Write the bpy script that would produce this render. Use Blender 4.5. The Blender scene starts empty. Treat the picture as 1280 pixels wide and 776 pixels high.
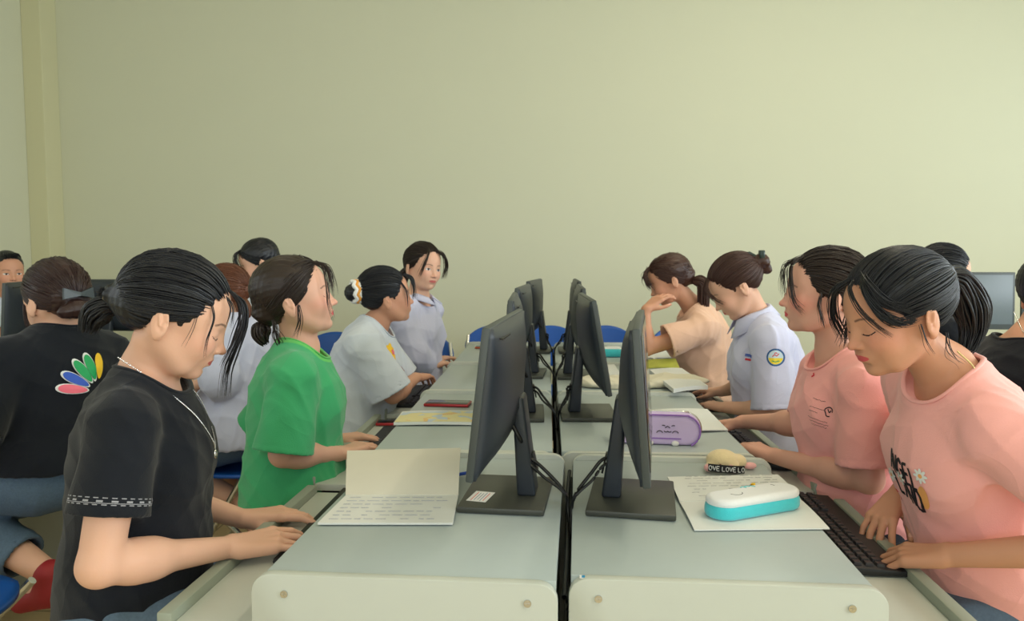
import bpy, bmesh, math, random
import numpy as np
from mathutils import Vector, Matrix
from mathutils.bvhtree import BVHTree

C = bpy.context.scene.collection
PI = math.pi
f32 = np.float32
# ------------------------------------------------------------ camera
F = 950.0
YAW = math.atan(45/950); PIT = math.atan(68/950)
CAM_Z = 1.24
cam = bpy.data.cameras.new('camera'); cam_o = bpy.data.objects.new('camera', cam); C.objects.link(cam_o)
cam.sensor_width = 36.0; cam.lens = F/1280*36.0
cam.clip_start = 0.05
cam_o.location = (0, 0, CAM_Z); cam_o.rotation_euler = (PI/2 - PIT, 0, YAW)
cam.dof.use_dof = True; cam.dof.focus_distance = 1.55; cam.dof.aperture_fstop = 9.0
bpy.context.scene.camera = cam_o
# ------------------------------------------------------------ world, light, exposure
sc = bpy.context.scene
w = bpy.data.worlds.new('world'); sc.world = w; w.use_nodes = True
w.node_tree.nodes['Background'].inputs[0].default_value = (0.75, 0.88, 1.0, 1)
w.node_tree.nodes['Background'].inputs[1].default_value = 0.6
sc.view_settings.view_transform = 'Standard'; sc.view_settings.look = 'None'
sc.view_settings.gamma = 1.0; sc.view_settings.exposure = 0.52
sc.view_settings.use_curve_mapping = False
def area(name, loc, rot, sx, sy, power, col):
    l = bpy.data.lights.new(name, 'AREA'); l.shape = 'RECTANGLE'; l.size = sx; l.size_y = sy
    l.energy = power; l.color = col
    o = bpy.data.objects.new(name, l); C.objects.link(o); o.location = loc; o.rotation_euler = rot
    return o
# daylight through right-wall windows; left and rear lights are added fill, all unseen
RX0, RX1, RY0, RY1, RZ = -3.72, 4.6, -3.2, 5.5, 3.7
for i, yy in enumerate((-1.4, 1.2, 3.8)):
    area('window_daylight', (RX1-0.06, yy, 1.95), (0, PI/2, 0), 1.7, 1.7, (78, 62, 26)[i], (0.84, 0.93, 1.0))
for i, yy in enumerate((-1.4, 1.2)):
    area('window_daylight', (RX0+0.06, yy, 1.95), (0, -PI/2, 0), 1.7, 1.7, 10, (0.94, 0.96, 1.0))  # unseen left-wall sources, added as fill
area('window_daylight', (-0.6, RY0+0.06, 2.0), (-PI/2+PI, 0, 0), 3.4, 1.7, 34, (0.94, 0.96, 1.0))  # unseen source behind the viewer, added as fill
for i, (xx, yy) in enumerate(((-1.4, 0.6), (1.4, 0.6), (-1.4, 3.2), (1.4, 3.2))):
    area('ceiling_light_glow', (xx, yy, RZ-0.12), (0, 0, 0), 0.12, 1.2, (2, 12, 3, 14)[i], (1.0, 0.90, 0.70))  # unseen lamps, added to warm the upper walls

# ------------------------------------------------------------ helpers
def srgb(r, g, b):
    def c(v):
        v = v/255.0
        return v/12.92 if v <= 0.04045 else ((v+0.055)/1.055)**2.4
    return (c(r), c(g), c(b), 1.0)
MATS = {}
def mat(name, col, rough=0.6, metal=0.0, noise=0.0, nscale=30.0, bump=0.0, bscale=80.0, stretch=(1,1,1), spec=0.5, sheen=0.0, coat=0.0, sss=0.0):
    if name in MATS: return MATS[name]
    m = bpy.data.materials.new(name); m.use_nodes = True; nt = m.node_tree; N = nt.nodes; L = nt.links
    b = N['Principled BSDF']
    b.inputs['Base Color'].default_value = col; b.inputs['Roughness'].default_value = rough
    b.inputs['Metallic'].default_value = metal; b.inputs['Specular IOR Level'].default_value = spec
    if sheen: b.inputs['Sheen Weight'].default_value = sheen; b.inputs['Sheen Roughness'].default_value = 0.5
    if coat: b.inputs['Coat Weight'].default_value = coat
    if sss: b.inputs['Subsurface Weight'].default_value = sss; b.inputs['Subsurface Radius'].default_value = (0.012, 0.005, 0.003); b.inputs['Subsurface Scale'].default_value = 1.0
    tc = N.new('ShaderNodeTexCoord'); mp = N.new('ShaderNodeMapping'); mp.inputs['Scale'].default_value = stretch
    L.new(tc.outputs['Object'], mp.inputs['Vector'])
    nz = N.new('ShaderNodeTexNoise'); nz.inputs['Scale'].default_value = nscale; nz.inputs['Detail'].default_value = 4
    L.new(mp.outputs['Vector'], nz.inputs['Vector'])
    hs = N.new('ShaderNodeHueSaturation'); hs.inputs['Color'].default_value = col
    mr = N.new('ShaderNodeMapRange'); mr.inputs['To Min'].default_value = 1-noise; mr.inputs['To Max'].default_value = 1+noise
    L.new(nz.outputs['Fac'], mr.inputs['Value']); L.new(mr.outputs['Result'], hs.inputs['Value'])
    L.new(hs.outputs['Color'], b.inputs['Base Color'])
    if bump:
        n2 = N.new('ShaderNodeTexNoise'); n2.inputs['Scale'].default_value = bscale; n2.inputs['Detail'].default_value = 3
        L.new(mp.outputs['Vector'], n2.inputs['Vector'])
        bp = N.new('ShaderNodeBump'); bp.inputs['Strength'].default_value = bump; bp.inputs['Distance'].default_value = 0.004
        L.new(n2.outputs['Fac'], bp.inputs['Height']); L.new(bp.outputs['Normal'], b.inputs['Normal'])
    MATS[name] = m
    return m
def V(*a): return np.array(a if len(a) > 1 else a[0], float)
def nrm(v): v = np.asarray(v, float); return v/(np.linalg.norm(v)+1e-12)
def lerp(a, b, t): return np.asarray(a, float)*(1-t)+np.asarray(b, float)*t
# viewing geometry, used to measure where things stand: a picture point taken at a known depth
_cy, _sy, _cp, _sp = math.cos(YAW), math.sin(YAW), math.cos(PIT), math.sin(PIT)
_fw = V(-_sy*_cp, _cy*_cp, -_sp); _rt = V(_cy, _sy, 0.); _up = np.cross(_rt, _fw)
def at(px, py, y):
    r = _fw+_rt*(px-640)/F-_up*(py-388)/F
    return V(0, 0, CAM_Z)+r*(y/r[1])
def atz(px, py, z):
    r = _fw+_rt*(px-640)/F-_up*(py-388)/F
    return V(0, 0, CAM_Z)+r*((z-CAM_Z)/r[2])

def thing(name, label, cat, loc=(0,0,0), rotz=0.0, group=None):
    o = bpy.data.objects.new(name, None); C.objects.link(o); o.location = loc; o.rotation_euler = (0, 0, rotz)
    o.empty_display_size = 0.05
    o['label'] = label; o['category'] = cat
    if group: o['group'] = group
    return o
def tag(o, label, cat, group=None, kind=None):
    o['label'] = label; o['category'] = cat
    if group: o['group'] = group
    if kind: o['kind'] = kind
    return o
def link(name, me, m, parent=None, loc=None):
    o = bpy.data.objects.new(name, me); C.objects.link(o)
    if m: me.materials.append(m)
    if parent is not None: o.parent = parent
    if loc is not None: o.location = loc
    return o
def mesh_np(name, verts, faces, smooth=True):
    """faces: (n,4) or (n,3) int array, or list"""
    me = bpy.data.meshes.new(name)
    verts = np.asarray(verts, f32)
    if isinstance(faces, list):
        me.from_pydata([tuple(map(float, v)) for v in verts], [], faces)
    else:
        n, k = faces.shape
        me.vertices.add(len(verts)); me.vertices.foreach_set('co', verts.ravel())
        me.loops.add(n*k); me.loops.foreach_set('vertex_index', faces.astype(np.int32).ravel())
        me.polygons.add(n); me.polygons.foreach_set('loop_start', np.arange(0, n*k, k, dtype=np.int32))
        me.update(calc_edges=True)
    if smooth: me.polygons.foreach_set('use_smooth', np.ones(len(me.polygons), bool))
    me.update()
    return me
class MB:
    """collects simple solids into one bmesh"""
    def __init__(s): s.bm = bmesh.new()
    def _xf(s, vs, M):
        bmesh.ops.transform(s.bm, matrix=M, verts=vs)
    def box(s, c, size, rot=None, bev=0.0, seg=2):
        b2 = bmesh.new(); bmesh.ops.create_cube(b2, size=1.0)
        bmesh.ops.scale(b2, vec=Vector(size), verts=b2.verts)
        if bev: bmesh.ops.bevel(b2, geom=list(b2.edges), offset=bev, segments=seg, profile=0.5, affect='EDGES')
        M = Matrix.Translation(Vector(c))
        if rot is not None: M = M @ rot
        bmesh.ops.transform(b2, matrix=M, verts=b2.verts)
        s.merge(b2); return s
    def merge(s, b2):
        t = bpy.data.meshes.new('t'); b2.to_mesh(t); b2.free(); s.bm.from_mesh(t); bpy.data.meshes.remove(t)
    def cyl(s, a, b, r1, r2=None, seg=20):
        a = Vector(a); b = Vector(b); r2 = r1 if r2 is None else r2
        b2 = bmesh.new(); d = b-a
        bmesh.ops.create_cone(b2, cap_ends=True, segments=seg, radius1=r1, radius2=r2, depth=d.length)
        M = Matrix.Translation((a+b)/2) @ d.to_track_quat('Z', 'Y').to_matrix().to_4x4()
        bmesh.ops.transform(b2, matrix=M, verts=b2.verts); s.merge(b2); return s
    def prism(s, pts, y0, y1, bev=0.0):
        """outline pts (x,z) extruded along y"""
        b2 = bmesh.new(); vs = [b2.verts.new((x, y0, z)) for x, z in pts]
        f = b2.faces.new(vs); r = bmesh.ops.extrude_face_region(b2, geom=[f])
        bmesh.ops.translate(b2, vec=(0, y1-y0, 0), verts=[v for v in r['geom'] if isinstance(v, bmesh.types.BMVert)])
        bmesh.ops.recalc_face_normals(b2, faces=b2.faces)
        if bev: bmesh.ops.bevel(b2, geom=[e for e in b2.edges if abs(e.verts[0].co.y-e.verts[1].co.y) < 1e-6], offset=bev, segments=2, profile=0.5, affect='EDGES')
        s.merge(b2); return s
    def build(s, name, m, parent=None, smooth=True, loc=None):
        me = bpy.data.meshes.new(name); bmesh.ops.recalc_face_normals(s.bm, faces=s.bm.faces); s.bm.to_mesh(me); s.bm.free()
        if smooth:
            me.polygons.foreach_set('use_smooth', np.ones(len(me.polygons), bool))
            try: me.set_sharp_from_angle(angle=math.radians(35))
            except Exception: pass
        return link(name, me, m, parent, loc)
def copy_tree(o, parent=None):
    c = o.copy(); C.objects.link(c)
    if parent is not None: c.parent = parent
    for ch in list(o.children): copy_tree(ch, c)
    return c
def spline(P, n):
    """Catmull-Rom through P, n samples"""
    P = np.asarray(P, float); m = len(P)
    Q = np.vstack([2*P[0]-P[1], P, 2*P[-1]-P[-2]])
    t = np.linspace(0, m-1-1e-9, n); i = t.astype(int); u = (t-i)[:, None]
    p0, p1, p2, p3 = Q[i], Q[i+1], Q[i+2], Q[i+3]
    return 0.5*((2*p1)+(-p0+p2)*u+(2*p0-5*p1+4*p2-p3)*u**2+(-p0+3*p1-3*p2+p3)*u**3)
def tubes(paths, radii, flat=None, nside=6, ref=None):
    """paths (L,n,3), radii (L,n); optional flattening along normals ref (L,n,3)"""
    P = np.asarray(paths, float); L, n, _ = P.shape; R = np.broadcast_to(np.asarray(radii, float), (L, n))
    T = np.gradient(P, axis=1); T /= np.linalg.norm(T, axis=2, keepdims=True)+1e-12
    if ref is None:
        ref = np.tile(V(0.31, 0.17, 0.93), (L, n, 1)); 
        bad = np.abs((T*ref).sum(2)) > 0.95
        ref[bad] = V(1, 0, 0)
    U = ref-(ref*T).sum(2, keepdims=True)*T; U /= np.linalg.norm(U, axis=2, keepdims=True)+1e-9
    W = np.cross(T, U)
    fl = 1.0 if flat is None else flat
    a = np.arange(nside)*2*PI/nside
    X = P[:, :, None]+R[:, :, None, None]*(np.cos(a)[None, None, :, None]*U[:, :, None]*fl+np.sin(a)[None, None, :, None]*W[:, :, None])
    X = X.reshape(-1, 3)
    idx = np.arange(L*n*nside).reshape(L, n, nside)
    q = np.stack([idx[:, :-1], np.roll(idx, -1, 2)[:, :-1], np.roll(idx, -1, 2)[:, 1:], idx[:, 1:]], -1).reshape(-1, 4)
    return X, q
def tube_obj(name, pts, r, m, parent=None, n=40, nside=8, base=None):
    p = spline(pts, n)[None]
    X, q = tubes(p, np.full((1, n), r), nside=nside)
    if base is not None: X = X-base
    # caps
    me = mesh_np(name, X, q)
    return link(name, me, m, parent)

# ------------------------------------------------------------ signed-distance sculpting
def smin(a, b, k):
    if k <= 0: return np.minimum(a, b)
    h = np.maximum(k-np.abs(a-b), 0)/k
    return np.minimum(a, b)-h*h*k*0.25
def smax(a, b, k): return -smin(-a, -b, k)
def rotm(rx=0, ry=0, rz=0):
    cx, sx, cy_, sy_, cz, sz = math.cos(rx), math.sin(rx), math.cos(ry), math.sin(ry), math.cos(rz), math.sin(rz)
    X = np.array([[1,0,0],[0,cx,-sx],[0,sx,cx]]); Y = np.array([[cy_,0,sy_],[0,1,0],[-sy_,0,cy_]]); Z = np.array([[cz,-sz,0],[sz,cz,0],[0,0,1]])
    return Z@Y@X
def cap(a, b, ra, rb=None):
    rb = ra if rb is None else rb
    a = np.asarray(a, f32); b = np.asarray(b, f32); ab = b-a; L2 = f32(ab@ab+1e-12)
    def f(p):
        q = p-a; t = np.clip((q@ab)/L2, 0, 1)
        q = q-t[:, None]*ab
        return np.sqrt(np.einsum('ij,ij->i', q, q))-(f32(ra)+t*f32(rb-ra))
    return f
def ell(c, r, R=None):
    c = np.asarray(c, f32); r = np.asarray(r, f32); Rm = None if R is None else np.asarray(R, f32)
    def f(p):
        q = p-c
        if Rm is not None: q = q@Rm
        a = q/r; k0 = np.sqrt(np.einsum('ij,ij->i', a, a)); a = a/r; k1 = np.sqrt(np.einsum('ij,ij->i', a, a))+1e-9
        return k0*(k0-1)/k1
    f.mar = float(r.max()-r.min())
    return f
def rbox(c, hx, R=None, rd=0.004):
    c = np.asarray(c, f32); hx = np.asarray(hx, f32)-f32(rd); Rm = None if R is None else np.asarray(R, f32)
    def f(p):
        q = p-c
        if Rm is not None: q = q@Rm
        q = np.abs(q)-hx; m = np.maximum(q, 0)
        return np.sqrt(np.einsum('ij,ij->i', m, m))+np.minimum(q.max(1), 0)-f32(rd)
    return f
def plane(pt, n):
    """distance to a half-space lying on the +n side (negative inside it)"""
    n = np.asarray(nrm(n), f32); o = f32(np.dot(pt, n))
    return lambda p: o-(p@n)
def framed(f, c, R, s=1.0):
    c = np.asarray(c, f32); R = np.asarray(R, f32)
    g = lambda p: f((p-c)@R/f32(s))*f32(s)
    g.mar = getattr(f, 'mar', 0)*s
    return g
EDGES = [(a, b) for a in range(8) for b in range(a+1, 8) if bin(a ^ b).count('1') == 1]
def sculpt(ops, lo, hi, h, disp=None, amp=0.0):
    """ops: (type, f, k) with type u/s/i. Returns verts, quads of the zero surface (surface nets on sparse blocks)."""
    B = 8; h0 = B*h; lo = np.asarray(lo, float); hi = np.asarray(hi, float)
    n = np.ceil((hi-lo)/h0).astype(int)+1
    I = np.stack(np.meshgrid(*[np.arange(k) for k in n], indexing='ij'), -1).reshape(-1, 3)
    Cc = (lo+(I+0.5)*h0).astype(f32); Rb = h0*0.87
    d = np.full(len(Cc), 9.0, f32); rel = []
    for ty, f, k in ops:
        di = f(Cc).astype(f32)
        if ty == 'u': d = smin(d, di, k)
        elif ty == 's': d = smax(d, -di, k)
        else: d = smax(d, di, k)
        rel.append(di)
    act = np.abs(d) < Rb*1.5+amp+.003
    I = I[act]; Cc = Cc[act]; nb = len(I)
    g = np.arange(B+1)
    G = np.stack(np.meshgrid(g, g, g, indexing='ij'), -1).reshape(-1, 3)
    P = ((I[:, None]*B+G[None]).astype(f32)*f32(h)+lo.astype(f32))
    npt = len(G)
    D = np.full((nb, npt), 9.0, f32)
    for (ty, f, k), di in zip(ops, rel):
        di = di[act]
        mg = getattr(f, 'mar', .01)
        if ty == 'i': s = np.nonzero(di > -(Rb*1.3+2*k+mg*2+.01))[0]
        else: s = np.nonzero(di < Rb*1.3+2*k+mg*2+.01)[0]
        if len(s) == 0: continue
        x = f(P[s].reshape(-1, 3)).reshape(-1, npt).astype(f32)
        if ty == 'u': D[s] = smin(D[s], x, k)
        elif ty == 's': D[s] = smax(D[s], -x, k)
        else: D[s] = smax(D[s], x, k)
    if disp is not None: D = D-disp(P.reshape(-1, 3)).reshape(nb, npt).astype(f32)
    D = D.reshape(nb, B+1, B+1, B+1)
    ins = D < 0
    cn = [ins[:, (c >> 2) & 1:B+((c >> 2) & 1), (c >> 1) & 1:B+((c >> 1) & 1), c & 1:B+(c & 1)] for c in range(8)]
    cnt = sum(c.astype(np.int8) for c in cn)
    bi, ci, cj, ck = np.nonzero((cnt > 0) & (cnt < 8))
    gi = I[bi]*B+np.stack([ci, cj, ck], 1)
    vals = np.stack([D[bi, ci+((c >> 2) & 1), cj+((c >> 1) & 1), ck+(c & 1)] for c in range(8)], 1)
    offs = np.array([[(c >> 2) & 1, (c >> 1) & 1, c & 1] for c in range(8)], f32)
    acc = np.zeros((len(bi), 3), f32); w_ = np.zeros(len(bi), f32)
    for a, b in EDGES:
        va, vb = vals[:, a], vals[:, b]; m = (va < 0) != (vb < 0)
        t = np.where(m, va/(va-vb+np.where(m, 0, 1)), 0)[:, None]
        acc += np.where(m[:, None], offs[a]*(1-t)+offs[b]*t, 0); w_ += m
    verts = (gi+acc/w_[:, None])*h+lo
    NN = (n*B+2).astype(np.int64)
    def key(g): return (g[:, 0]*NN[1]+g[:, 1])*NN[2]+g[:, 2]
    K = key(gi.astype(np.int64)); order = np.argsort(K); Ks = K[order]
    quads = []
    in0 = vals[:, 0] < 0
    for ax, far in ((0, 4), (1, 2), (2, 1)):
        inf = vals[:, far] < 0; s = np.nonzero(in0 != inf)[0]
        g0 = gi[s].astype(np.int64); b_, c_ = (ax+1) % 3, (ax+2) % 3
        eb = np.zeros(3, np.int64); eb[b_] = 1; ec = np.zeros(3, np.int64); ec[c_] = 1
        ids = [s]; ok = np.ones(len(s), bool)
        for off in (eb, eb+ec, ec):
            kk = key(g0-off); j = np.clip(np.searchsorted(Ks, kk), 0, len(Ks)-1)
            ok &= Ks[j] == kk; ids.append(order[j])
        Q = np.stack(ids, 1); Q = np.where(in0[s][:, None], Q, Q[:, ::-1])
        quads.append(Q[ok])
    return verts, np.vstack(quads)
def attr(me, name, data):
    a = me.attributes.new(name, 'FLOAT', 'POINT'); a.data.foreach_set('value', np.asarray(data, f32).ravel())
def sdf_obj(name, ops, lo, hi, h, m, parent=None, base=(0,0,0), disp=None, amp=0.0, attrs=None, keep=False):
    v, q = sculpt(ops, lo, hi, h, disp, amp)
    me = mesh_np(name, v-np.asarray(base), q)
    if attrs:
        for k_, f_ in attrs.items(): attr(me, k_, f_(v))
    o = link(name, me, m, parent)
    if keep: return o, v, q
    return o
# ------------------------------------------------------------ people
def skin_mat(name, col, blush=0.25, lipc=(0.52, 0.10, 0.10, 1)):
    m = mat(name, col, rough=0.52, noise=0.05, nscale=14, bump=0.05, bscale=260, spec=0.35, sss=0.12)
    nt = m.node_tree; N = nt.nodes; L = nt.links; b = N['Principled BSDF']
    src = b.inputs['Base Color'].links[0].from_socket
    def layer(src, at_name, col2, lo=-0.00025, hi=0.00025, mx=1.0):
        a = N.new('ShaderNodeAttribute'); a.attribute_name = at_name
        r = N.new('ShaderNodeMapRange'); r.inputs['From Min'].default_value = lo; r.inputs['From Max'].default_value = hi
        r.inputs['To Max'].default_value = mx
        L.new(a.outputs['Fac'], r.inputs['Value'])
        mx_ = N.new('ShaderNodeMix'); mx_.data_type = 'RGBA'
        L.new(r.outputs['Result'], mx_.inputs['Factor']); L.new(src, mx_.inputs['A']); mx_.inputs['B'].default_value = col2
        return mx_.outputs['Result']
    src = layer(src, 'blush', (0.80, 0.22, 0.18, 1), 0.0, 1.0, blush)
    src = layer(src, 'nail', (0.86, 0.52, 0.46, 1), mx=0.8)
    src = layer(src, 'lip', lipc, -0.0004, 0.0012, 0.9)
    src = layer(src, 'white', (0.72, 0.70, 0.68, 1))
    src = layer(src, 'brow', (0.035, 0.022, 0.018, 1), -0.0006, 0.0016, 0.72)
    src = layer(src, 'dark', (0.012, 0.008, 0.008, 1), -0.0003, 0.0004)
    L.new(src, b.inputs['Base Color'])
    return m
def seg2(p2, a, b):
    a = V(a); b = V(b); ab = b-a; q = p2-a; t = np.clip(q@ab/(ab@ab), 0, 1); return np.linalg.norm(q-t[:, None]*ab, axis=1)
def polyd(p2, pts):
    d = np.full(len(p2), 9.0)
    for a, b in zip(pts[:-1], pts[1:]): d = np.minimum(d, seg2(p2, a, b))
    return d
def head_ops(c, R, s, eye='down'):
    """head-local frame: x forward, y to the left, z up; origin between the ears"""
    o = []
    def u(f, k): o.append(('u', framed(f, c, R, s), k*s))
    def sb(f, k): o.append(('s', framed(f, c, R, s), k*s))
    u(ell((-.010, 0, .038), (.093, .072, .081)), 0.0)
    u(ell((.036, 0, .010), (.053, .059, .080)), .03)
    u(ell((.042, 0, -.040), (.044, .046, .048)), .03)
    u(cap((-.012, .048, -.028), (.045, .030, -.070), .016, .016), .03)
    u(cap((-.012, -.048, -.028), (.045, -.030, -.070), .016, .016), .03)
    for y in (1, -1): u(ell((.062, y*.034, -.022), (.022, .023, .026)), .022)
    u(ell((.071, 0, -.079), (.0165, .018, .0145)), .020)
    u(ell((.078, 0, -.048), (.0165, .025, .020)), .014)           # mouth mound
    for y in (1, -1):
        sb(ell((.100, y*.031, .004), (.013, .019, .012)), .014)
    u(cap((.082, 0, .018), (.0985, 0, -.018), .0055, .0075), .012)  # nose bridge
    u(ell((.1030, 0, -.0235), (.0095, .0090, .0080)), .006)
    for y in (1, -1):
        u(ell((.0935, y*.0115, -.0265), (.0095, .0062, .0062)), .004)
        sb(ell((.0985, y*.0065, -.0335), (.0045, .0028, .0030)), .002)
    sb(cap((.0985, 0, -.036), (.097, 0, -.040), .0018), .004)       # philtrum
    u(ell((.0895, 0, -.0455), (.0078, .0200, .0050)), .0035)
    u(ell((.0880, 0, -.0550), (.0082, .0170, .0056)), .0035)
    sb(cap((.099, -.017, -.0500), (.099, .017, -.0500), .0022), .0025)
    sb(ell((.090, 0, -.0655), (.006, .014, .004)), .007)
    for y in (1, -1):
        u(ell((.0705, y*.0305, .0035), (.0145, .0158, .0118)), .003)  # lids over the eyeball
        if eye == 'down': sb(cap((.0868, y*.0200, -.0030), (.0790, y*.0450, -.0010), .0008), .0018)
        else: sb(cap((.0875, y*.0200, .0090), (.0795, y*.0440, .0095), .0008), .0018)
        # ear
        E = rotm(0.0, -0.22, y*0.34)
        u(ell((-.014, y*.0765, -.009), (.0165, .0056, .0280), E), .004)
        sb(ell((-.0095, y*.0845, -.004), (.0115, .0062, .0195), E), .003); u(cap((-.019, y*.0800, .006), (-.012, y*.0810, -.012), .0022), .003)
        u(ell((-.0045, y*.0800, -.012), (.0040, .0040, .0070), E), .003)
        u(ell((-.009, y*.0740, -.033), (.0085, .0048, .0080)), .004)
    return o
def face_fields(c, R, s, eye):
    c = np.asarray(c, float)
    def loc(v): return (v-c)@R/s
    def lip(v):
        p = loc(v); y = p[:, 1]; z = p[:, 2]
        half = .0068*np.sqrt(np.clip(1-(y/.0215)**2, 0, 1)); cup = -.0010*np.exp(-(y/.0035)**2)
        f = np.minimum(half+cup+.0004-np.abs(z+.0503), .0215-np.abs(y)); f[p[:, 0] < .07] = -1
        return f
    def brow(v):
        p = loc(v); q = np.stack([np.abs(p[:, 1]), p[:, 2]], 1)
        f = .0025-polyd(q, [(.0135, .0232), (.024, .0262), (.036, .0272), (.0465, .0225)]); f[p[:, 0] < .05] = -1
        return f
    def dark(v):
        p = loc(v); q = np.stack([np.abs(p[:, 1]), p[:, 2]], 1)
        if eye == 'down':
            f = .0013-polyd(q, [(.0175, -.0030), (.025, -.0052), (.034, -.0052), (.041, -.0030), (.0475, .0010)])
        else:
            f = .0013-polyd(q, [(.0170, .0020), (.022, .0070), (.031, .0096), (.039, .0080), (.0465, .0040)])
            ir = np.minimum(.0058-np.hypot(q[:, 0]-.0305, q[:, 1]-.0035), .0)
            g = np.minimum(.0056-np.hypot(q[:, 0]-.0305, q[:, 1]-.0040), .0095-q[:, 1]); f = np.maximum(f, g)
        f[p[:, 0] < .055] = -1
        n = np.minimum.reduce([.0026-np.hypot(q[:, 0]-.0063, (q[:, 1]+.0325)*1.3)])
        n[p[:, 0] < .085] = -1
        return np.maximum(f, n)
    def white(v):
        p = loc(v); q = np.stack([np.abs(p[:, 1]), p[:, 2]], 1)
        if eye == 'down': return np.full(len(v), -1.0)
        t = np.clip(1-((q[:, 0]-.0315)/.0145)**2, 0, 1)
        f = .0052*np.sqrt(t)-np.abs(q[:, 1]-.0042); f[(p[:, 0] < .055) | (t <= 0)] = -1
        return f
    def blush(v):
        p = loc(v)
        b = np.exp(-(((np.abs(p[:, 1])-.043)/.020)**2+((p[:, 2]+.018)/.020)**2+((p[:, 0]-.06)/.035)**2))
        b += .7*np.exp(-((p[:, 1]/.012)**2+((p[:, 2]+.026)/.012)**2+((p[:, 0]-.105)/.015)**2))
        return b
    return dict(lip=lip, brow=brow, dark=dark, white=white, blush=blush)
def rot_axis(v, ax, a):
    v = V(v); ax = nrm(ax); return v*math.cos(a)+np.cross(ax, v)*math.sin(a)+ax*np.dot(ax, v)*(1-math.cos(a))
def hand_ops(wr, d, up, side, s=1.0, curl=(0.35, 0.55, 0.35), fan=0.12, per=None, thumb=(0.65, 0.15), tips=None, thumb_drop=0.35):
    """side=+1 right hand, -1 left (palm down). Returns ops and nail frames."""
    d = nrm(d); up = nrm(V(up)-np.dot(up, d)*d); t = np.cross(up, d)*side      # t points to the thumb side
    o = []; nails = []
    kn = [(.026, .086), (.0085, .090), (-.009, .085), (-.0255, .077)]
    ln = [(.040, .024, .019), (.044, .027, .020), (.041, .025, .019), (.032, .019, .017)]
    K = [wr+(t*a+d*b)*s for a, b in kn]
    for i, k in enumerate(K):
        a = wr+(t*(kn[i][0]*.55)+d*.012)*s
        o.append(('u', cap(a, k-up*.001, .0125*s, .0092*s), .010*s if i else 0.004))
    o.append(('u', cap(wr+(t*-.014+d*.02-up*.006)*s, K[3]-up*.006, .012*s, .0085*s), .010*s))
    for i in range(4):
        c = curl if per is None or per[i] is None else per[i]
        ang = fan*(1.1-i*.75)
        dd = nrm(d*math.cos(ang)+t*math.sin(ang)); lat = nrm(np.cross(dd, up))   # rotate about lat bends fingers down
        p = K[i]-up*.001*s; acc = 0.0; rr = [.0086, .0074, .0066, .0056]; 
        if i == 3: rr = [r*.88 for r in rr]
        for j in range(3):
            acc += c[j]
            v = dd*math.cos(acc)-up*math.sin(acc)
            q = p+v*ln[i][j]*s
            o.append(('u', cap(p, q, rr[j]*s, rr[j+1]*s), (.006 if j == 0 else .0016)*s))
            if j == 2:
                nz = nrm(np.cross(lat, v)); nz = nz if np.dot(nz, up) > 0 else -nz
                nails.append((p+v*ln[i][j]*.78*s+nz*rr[3]*s, v, nrm(np.cross(v, nz)), nz))
            p = q
    # thumb: leaves the side of the palm near its base
    b = wr+(t*.014+d*.022-up*.006)*s
    ta = thumb[0]; v1 = nrm(d*math.cos(ta)+t*math.sin(ta)-up*thumb_drop)
    m1 = b+v1*.040*s; v2 = nrm(d*math.cos(ta-.28)+t*math.sin(ta-.28)-up*thumb_drop*.9); m2 = m1+v2*.031*s
    v3 = nrm(d*math.cos(ta-.28-thumb[1])+t*math.sin(ta-.28-thumb[1])-up*thumb_drop*.5); m3 = m2+v3*.024*s
    o += [('u', cap(b, m1, .0135*s, .0100*s), .010*s), ('u', cap(m1, m2, .0098*s, .0085*s), .003*s), ('u', cap(m2, m3, .0086*s, .0070*s), .003*s)]
    nz = nrm(np.cross(v3, np.cross(up, v3))); nails.append((m2+v3*.018*s+nz*.0072*s, v3, nrm(np.cross(v3, nz)), nz))
    return o, nails
def nail_field(nails, s):
    def f(v):
        r = np.full(len(v), -1.0)
        for c, a, b, nz in nails:
            q = v-c
            g = (1-np.sqrt((q@a/(.0062*s))**2+(q@b/(.0048*s))**2))*.004
            g[(np.abs(q@nz) > .004)] = -1
            r = np.maximum(r, g)
        return r
    return f
def ik(a, c, l1, l2, hint):
    """elbow position between a and c bending toward hint"""
    a, c = V(a), V(c); d = c-a; L = min(np.linalg.norm(d), (l1+l2)*.999); dn = nrm(d)
    x = (l1*l1-l2*l2+L*L)/(2*L); hh = math.sqrt(max(l1*l1-x*x, 0)); hv = V(hint); hv = nrm(hv-np.dot(hv, dn)*dn)
    return a+dn*x+hv*hh
def hsin(p, a, b, c, s): return np.sin(p@np.asarray(a, f32)+1.6*np.sin(p@np.asarray(b, f32)+s)+1.1*np.sin(p@np.asarray(c, f32)+2*s)+s)
def folds(R, o, amp, seed=0.0):
    R = np.asarray(R, f32); o = np.asarray(o, f32)
    def f(p):
        q = (p-o)@R
        a = hsin(q, (30, 27, 7), (9, 6, 12), (5, 11, 7), seed)
        b = hsin(q, (13, -20, 34), (15, 8, 6), (7, 11, 17), seed+2.1)
        c = hsin(q, (52, 40, 22), (19, 15, 18), (8, 26, 10), seed+4.0)
        e = hsin(q, (-18, 24, 26), (12, 10, 9), (6, 9, 15), seed+1.0)
        return amp*(0.75*(.6-np.abs(a)**.7)+0.60*(.6-np.abs(b)**.7)+0.30*(.6-np.abs(c))+.5*(.6-np.abs(e)**.7))
    return f
def tmp_frame(ax, fwd):
    z = nrm(ax); x = nrm(V(fwd)-np.dot(fwd, z)*z); y = np.cross(z, x)
    return np.stack([x, y, z], 1)
STOOLS = []
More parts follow.
